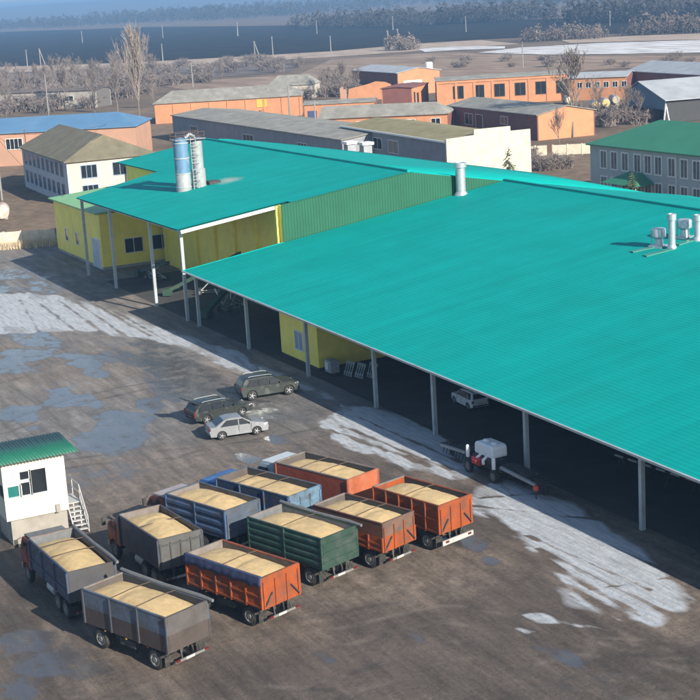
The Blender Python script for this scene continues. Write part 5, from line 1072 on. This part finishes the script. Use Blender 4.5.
def bush(h, w, seed, n=46, m_=None):
    rn = random.Random(seed); tr, cr = MB(), MB()
    for k in range(n):
        a = rn.uniform(0, 2*math.pi); t = rn.random()**.6; p = Vector((rn.uniform(-.3, .3)*w, rn.uniform(-.3, .3)*w, -.05)); e_ = p*1.0+Vector((math.cos(a)*w*.5*t, math.sin(a)*w*.5*t, h*rn.uniform(.55, 1)*(1-.35*t*t)))
        mid = p.lerp(e_, .5)+Vector((0, 0, h*.12)); (tr if k < 7 else cr).tube([p, mid, e_], [.07, .055, .035], 3, cap=False)
        for j in range(7):
            q = mid.lerp(e_, rn.random()); f_ = q+Vector((rn.uniform(-1, 1), rn.uniform(-1, 1), rn.uniform(0, 1)))*h*.2; cr.tube([q, f_], [.045, .03], 3, cap=False)
    return tr.mesh('stem', M['bark'], fix=False), cr.mesh('twigs', m_ or M['twig'], fix=False)
TV = [bare_tree(10, 1.0, s, nb=11) for s in (1, 2, 3, 4)]; PV = [bare_tree(20, .6, 11, up=.76, nb=32, slim=True, r0=.22), bare_tree(13, .7, 12, up=.72, nb=16, slim=True)]
BV = [bush(4, 5.0, s, 60) for s in (5, 6, 7)]
POP = PV[0][1]; POP.materials.clear(); POP.materials.append(M['twigpale'])
cnt = [0]
def put_tree(name, var, base, h, h0, label, group, parts=('trunk', 'crown'), cat='tree', wide=1.):
    e = empty(name, (base[0], base[1], 0), random.uniform(0, 6.28), label, cat, group); s = h/h0; e.scale = (s*wide, s*wide, s)
    link(parts[0], var[0], None, e); link(parts[1], var[1], None, e); cnt[0] += 1; return e
put_tree('poplar_tree', PV[0], atz((140, 122)), 22, 20, 'tall bare poplar standing above the other trees at upper left', 'bare trees')
put_tree('bare_tree', TV[0], atz((573, 137)), 13.5, 10, 'large bare tree before the sunlit orange end wall', 'bare trees')
tl = [((65, 110), 11, 1, 'bare tree in front of the whitewashed barn, left of the blue roof end'), ((8, 112), 10, 2, 'bare tree at the far left edge before the whitewashed barn'), ((30, 108), 9, 3, 'bare tree second from the left edge before the barn'), ((95, 112), 10, 0, 'bare tree just left of the tall poplar'), ((118, 113), 11, 1, 'bare tree touching the left side of the poplar'), ((105, 100), 9, 2, 'smaller bare tree behind and left of the poplar'), ((155, 108), 8, 3, 'bare tree at the left end of the long orange shed'),
      ((48, 98), 9, 0, 'bare tree above the gap between barn windows'), ((85, 95), 8, 1, 'bare tree behind the right end of the whitewashed barn'), ((222, 84), 7, 2, 'small bare tree behind the long orange shed roof'), ((325, 98), 8, 3, 'bare tree left of the ruined orange wall'), ((342, 100), 8.5, 0, 'bare tree directly before the ruined orange wall'), ((354, 97), 7, 1, 'bare tree at the right part of the ruined wall'),
      ((600, 120), 7.5, 2, 'bare tree in front of the yellow ended tanks'), ((625, 124), 7, 3, 'bare tree at the left of the green hipped roof'), ((640, 128), 6, 0, 'bare tree below the blue grey gabled shed'), ((560, 150), 6, 1, 'small bare tree against the orange end wall'), ((180, 112), 6, 2, 'low bare tree before the orange shed, over the grey shed end'), ((132, 100), 8, 3, 'bare tree right behind the poplar')]
for px, h, v, lb in tl: put_tree('bare_tree', TV[v], atz(px), h, 10, lb, 'bare trees')
ORD = 'first second third fourth fifth sixth seventh eighth ninth tenth eleventh twelfth thirteenth fourteenth fifteenth sixteenth seventeenth eighteenth nineteenth twentieth'.split()
def ordinal(i): return ORD[i] if i < 20 else (['twenty', 'thirty', 'forty', 'fifty'][(i+1)//10-2]+('-'+ORD[(i+1) % 10-1] if (i+1) % 10 else '')) if (i+1) % 10 else ['twentieth', 'thirtieth', 'fortieth', 'fiftieth'][(i+1)//10-2]
def thicket(pts, where, kind='bare_shrub'):
    for k, (x, y, h) in enumerate(sorted(pts)):
        if kind == 'bare_shrub': put_tree('bare_shrub', BV[k % 3], atz((x, y)), h, 4, 'leafless shrub, %s from the left %s' % (ordinal(k), where), 'leafless shrubs', ('stem', 'twigs'), 'shrub', 1.3)
        else: put_tree('bare_tree', TV[k % 4], atz((x, y)), h, 10, 'thin bare tree, %s from the left %s' % (ordinal(k), where), 'bare trees', wide=1.15)
U = random.uniform
thicket([(x, 103-x*.11+U(-3, 6)-(0 if x < 115 else 6), U(3.5, 6)) for x in np.linspace(-12, 165, 24)+rng.uniform(-4, 4, 24)], 'in the thicket around the whitewashed barn')
thicket([(x, 84-x*.07+U(-5, 4), U(3, 5)) for x in np.linspace(-12, 215, 26)+rng.uniform(-4, 4, 26)], 'in the scrub below the pale verge')
thicket([(x, 110-x*.1+U(-12, 8)-(0 if x < 115 else 6), U(3, 5.5)) for x in np.linspace(-10, 150, 34)+rng.uniform(-4, 4, 34)], 'in the brown scrub behind the blue roof')
thicket([(x, 92-x*.07+U(-6, 6), U(3, 6)) for x in np.linspace(-10, 210, 34)+rng.uniform(-4, 4, 34)], 'in the tangled scrub beyond the whitewashed barn')
thicket([(U(225, 300), U(60, 74), U(3, 5)) for k in range(16)], 'behind the long orange shed')
thicket([(U(300, 360), U(84, 102), U(2.5, 4.5)) for k in range(12)], 'around the ruined orange wall')
thicket([(U(430, 690), U(57, 69), U(2, 3.6)) for k in range(22)], 'on the tan field behind the factory')
thicket([(588, 122, 3), (606, 126, 3.6), (616, 120, 3.4), (632, 116, 3), (646, 118, 3.5), (655, 121, 3), (670, 117, 2.6), (580, 114, 3), (598, 117, 3.2), (624, 122, 3.6), (638, 124, 3)], 'between the tanks and the green roof')
thicket([(533, 166, 2.4), (545, 170, 2.6), (565, 168, 2.2), (528, 160, 2.4), (556, 164, 2)], 'between the white end wall and the grey building')
thicket([(x, 99-x*.08+U(-8, 5), U(7, 11)) for x in np.linspace(-8, 150, 17)+rng.uniform(-4, 4, 17)], 'in the row of thin trees around the barn', 'bare_tree')
def spruce(h, w, seed):
    rn = random.Random(seed); tr = MB(); tr.tube([(0, 0, 0), (0, 0, h)], [.14, .02], 6); cr = MB()
    z = .5
    while z < h-.1:
        R_ = w*(1-z/h)**.9
        for k in range(9):
            a = rn.uniform(0, 6.28); L = R_*rn.uniform(.7, 1.1); d = Vector((math.cos(a), math.sin(a), 0)); p = Vector((0, 0, z)); q = p+d*L+Vector((0, 0, -.25*L))
            for j in range(7):
                c = p.lerp(q, (j+1)/7); s_ = d.cross(Vector((0, 0, 1)))*(.18+.12*L)*(1-j/9)*rn.uniform(.7, 1.3); cr.add([c-s_, c+d*.22, c+s_, c+Vector((0, 0, .1))], [(0, 1, 3), (1, 2, 3)])
        z += .26
    return tr.mesh('trunk', M['bark']), cr.mesh('crown', mat('spruce_green_%d' % seed, [(.035, .06, .03), (.06, .075, .03)][seed-1], .9, 0, .3, 3), fix=False)
s1 = spruce(5.5, 1.7, 1); P = atz((508, 176)); put_tree('spruce_tree', s1, P, 5.6, 5.5, 'small dark spruce before the white end wall', 'spruces')
s2 = spruce(5.0, 1.9, 2); P = (atx((650, 199), -158)[0], 118.5); put_tree('spruce_tree', s2, P, 5.0, 5.0, 'olive green spruce in front of the grey building porch', 'spruces')

# far woods: reads as one mass each
def wood(name, label, px0, px1, depth, n, h, seed, col):
    r_ = np.random.default_rng(seed); a, b = atz(px0), atz(px1); d = b-a; nrm = np.array([-d[1], d[0], 0]); nrm /= np.linalg.norm(nrm)
    if nrm @ a < 0: nrm = -nrm
    vs, fs = [], []
    for k in range(n):
        p = a+d*r_.random()+nrm*depth*r_.random()+np.array([0, 0, -a[2]]); H = h*r_.uniform(.65, 1.1)*(.8+.25*math.sin(k)); W = H*r_.uniform(.28, .42)
        for j in range(64):
            t = r_.random(); ph = r_.random()*6.28; zz = H*(.12+.88*t); rad = W*math.sqrt(max(.02, 1-(2*t-.85)**2*.75))*r_.random()**.5
            c = p+np.array([math.cos(ph)*rad, math.sin(ph)*rad, zz]); s = H*.055*r_.uniform(.6, 1.4); q = r_.normal(size=(3, 3))*s; i = len(vs); vs += [tuple(c+q[0]), tuple(c+q[1]), tuple(c+q[2])]; fs.append((i, i+1, i+2))
        i = len(vs); w = .3; vs += [tuple(p+np.array([-w, 0, 0])), tuple(p+np.array([w, 0, 0])), tuple(p+np.array([0, w, H*.7]))]; fs.append((i, i+1, i+2))
    mb = MB(); mb.v = vs; mb.f = fs; o = mb.build(name, mat(name+'_%d' % seed, col, .95, 0, .25, .05), None, fix=False); tag(o, label, 'wood', kind='stuff')
wc = (.05, .045, .04)
wood('far_wood', 'dark wood behind the black field at upper left', (-60, 31), (72, 28), 160, 420, 16, 1, wc)
wood('far_wood', 'long hazy wood on the skyline above the black field', (60, 25), (222, 20.5), 300, 700, 20, 2, wc)
wood('far_wood', 'wooded belt in the upper middle behind the black field', (285, 30), (410, 27.5), 90, 380, 13, 3, wc)
wood('far_wood', 'short wooded belt right of the upper middle', (425, 25.5), (500, 22.5), 90, 240, 14, 4, wc)
wood('far_wood', 'wooded belt along the upper right behind the tan strip', (540, 25), (770, 19), 110, 620, 15, 5, wc)
wood('far_wood', 'pale thicket at the left end of the snow strip', (400, 51), (425, 49), 20, 50, 7, 6, (.2, .16, .13))
wood('far_wood', 'brown thicket above the snow field', (515, 43), (600, 39), 30, 130, 7, 7, (.15, .12, .1))
wood('far_wood', 'brown thicket at the right above the snow field', (620, 36), (770, 31), 40, 220, 9, 8, (.13, .105, .09))
wood('far_wood', 'faint skyline wood far away in the middle', (215, 13), (480, 3.5), 500, 700, 20, 9, wc)
wood('far_wood', 'faint skyline wood far away at the right', (450, 8), (770, -3), 300, 600, 17, 10, wc)

# utility poles
M['pole'] = mat('concrete_pole', (.24, .23, .22), .9, 0, .1, 1)
poles = [((27.5, 66.5), 9, 0, 'lone concrete pole left of the A shaped pole at far left'), ((41, 67.5), 10, 1, 'A shaped pole at the left on the pale verge'), ((82.5, 43), 10, 0, 'thin pole in the black field at left'), ((163, 38), 11, 0, 'far pole in the black field above the near one'), ((163, 61.5), 9, 0, 'pole on the verge right of the poplar top'), ((238, 36), 11, 1, 'A shaped pole far out in the black field'), ((255, 57), 8, 1, 'A shaped pole on the pale verge in the upper middle'), ((273, 55.5), 9.5, 0, 'single pole right of the middle A shaped pole'), ((331, 53), 8.5, 0, 'pole on the verge above the brick barn'),
         ((317, 34), 10, 0, 'far pole in the black field, upper middle'), ((393, 30), 10, 0, 'far pole before the short wooded belt'), ((388, 48), 9, 1, 'left of two A shaped poles by the pale thicket'), ((398, 46), 9, 1, 'right of two A shaped poles by the pale thicket'), ((466, 32), 10, 0, 'far pole at the left end of the upper right woods'), ((610, 26), 9, 0, 'far pole in front of the upper right woods'), ((523, 68), 9, 0, 'thin pole behind the tall windowed factory'), ((193, 87), 8, 0, 'pole behind the ridge of the long orange shed'), ((317, 146), 9, 0, 'grey pole rising in front of the long grey shed'), ((49, 118), 12, 0, 'leaning pole behind the blue roof'), ((2, 200), 11, 0, 'concrete pole at the extreme left edge'), ((290, 119), 8, 0, 'pole beside the small orange block'), ((269, 116), 7, 0, 'short pole in front of the long orange shed')]
for px, h, kind, lb in poles:
    P = atz(px); e = empty('utility_pole', (P[0], P[1], 0), random.uniform(0, 3), lb, 'pole', 'utility poles'); far = np.hypot(P[0], P[1]); r_ = .12+far*.00016
    mb = MB(); mb.tube([(0, 0, -.2), (0, 0, h)], [r_*1.2, r_*.8], 6); mb.build('shaft', M['pole'], e)
    if kind: mb = MB(); mb.tube([(2.6*math.sin(.3), -2.6, -.2), (0, 0, h*.97)], [r_*1.1, r_*.8], 6); mb.build('strut', M['pole'], e)
    mb = MB(); mb.box((0, 0, h-.5), (1.8, .12, .12)); mb.build('crossarm', M['pole'], e)
P0 = atz((2, 200)); P0 = Vector((P0[0], P0[1], 10.6))
for k, (Q, sg, lb) in enumerate(((Vector((-231, 64.5, 6.3)), .9, 'sagging power wire from the left edge pole to the white office'), (Vector((-184.5, 51.5, 6.9)), 1.1, 'power wire from the left edge pole to the yellow annex'), (Vector((-300, 98, 6.8)), 1.0, 'power wire from the left edge pole to the brick workshop'))):
    mb = MB(); mb.tube([P0.lerp(Q, t)-Vector((0, 0, 4*sg*t*(1-t))) for t in np.linspace(0, 1, 14)], .03, 4); o = mb.build('power_wire', M['darkgrey']); tag(o, lb, 'wire', 'power wires')
# lattice frame before the gabled shed
P = atz((666, 128)); e = empty('white_trestle', (P[0], P[1], 0), R(20), 'white A shaped trestle above the green hipped roof', 'trestle')
mb = MB(); mb.bar((-.6, 0, 0), (0, 0, 4.6), .22); mb.build('leg', M['whitetrim'], e); mb = MB(); mb.bar((.8, .3, 0), (0.05, .1, 4.2), .2); mb.build('leg', M['whitetrim'], e)

# dry grass along the left fence
gv, gf = [], []
a, b = atz((-30, 251)), atz((57, 244.5)); rg = np.random.default_rng(5)
for k in range(5200):
    t = rg.random(); p = a+(b-a)*t+np.array([rg.normal()*.5+.3, rg.normal()*.35, 0]); h = rg.uniform(.25, 1.15); w = .035; an = rg.random()*6.28; dx, dy = math.cos(an)*w, math.sin(an)*w; l_ = rg.normal(size=2)*.15; i = len(gv)
    gv += [(p[0]-dx, p[1]-dy, -.02), (p[0]+dx, p[1]+dy, -.02), (p[0]+l_[0], p[1]+l_[1], h)]; gf.append((i, i+1, i+2))
mb = MB(); mb.v = gv; mb.f = gf; o = mb.build('dry_grass', mat('dry_grass', (.62, .51, .36), .95, 0, .3, 4), None, fix=False); tag(o, 'strip of tall dry straw coloured grass along the left fence', 'grass', kind='stuff')

# ------------------------------------------------------------------ haze: the blue winter air between here and the horizon
hb = MB(); hb.b2((-13000, -13000, -1.2), (13000, 13000, 84)); hz = hb.build('haze', None); tag(hz, 'thin blue winter haze lying over the land', 'haze', kind='stuff')
hm = bpy.data.materials.new('haze'); hm.use_nodes = True; hn = hm.node_tree.nodes; hn.clear()
ho = hn.new('ShaderNodeOutputMaterial'); pv = hn.new('ShaderNodeVolumePrincipled'); pv.inputs['Color'].default_value = (.25, .47, .80, 1); pv.inputs['Density'].default_value = 3.1e-4; pv.inputs['Anisotropy'].default_value = 0.0
hm.node_tree.links.new(pv.outputs[0], ho.inputs['Volume']); hz.data.materials.append(hm)
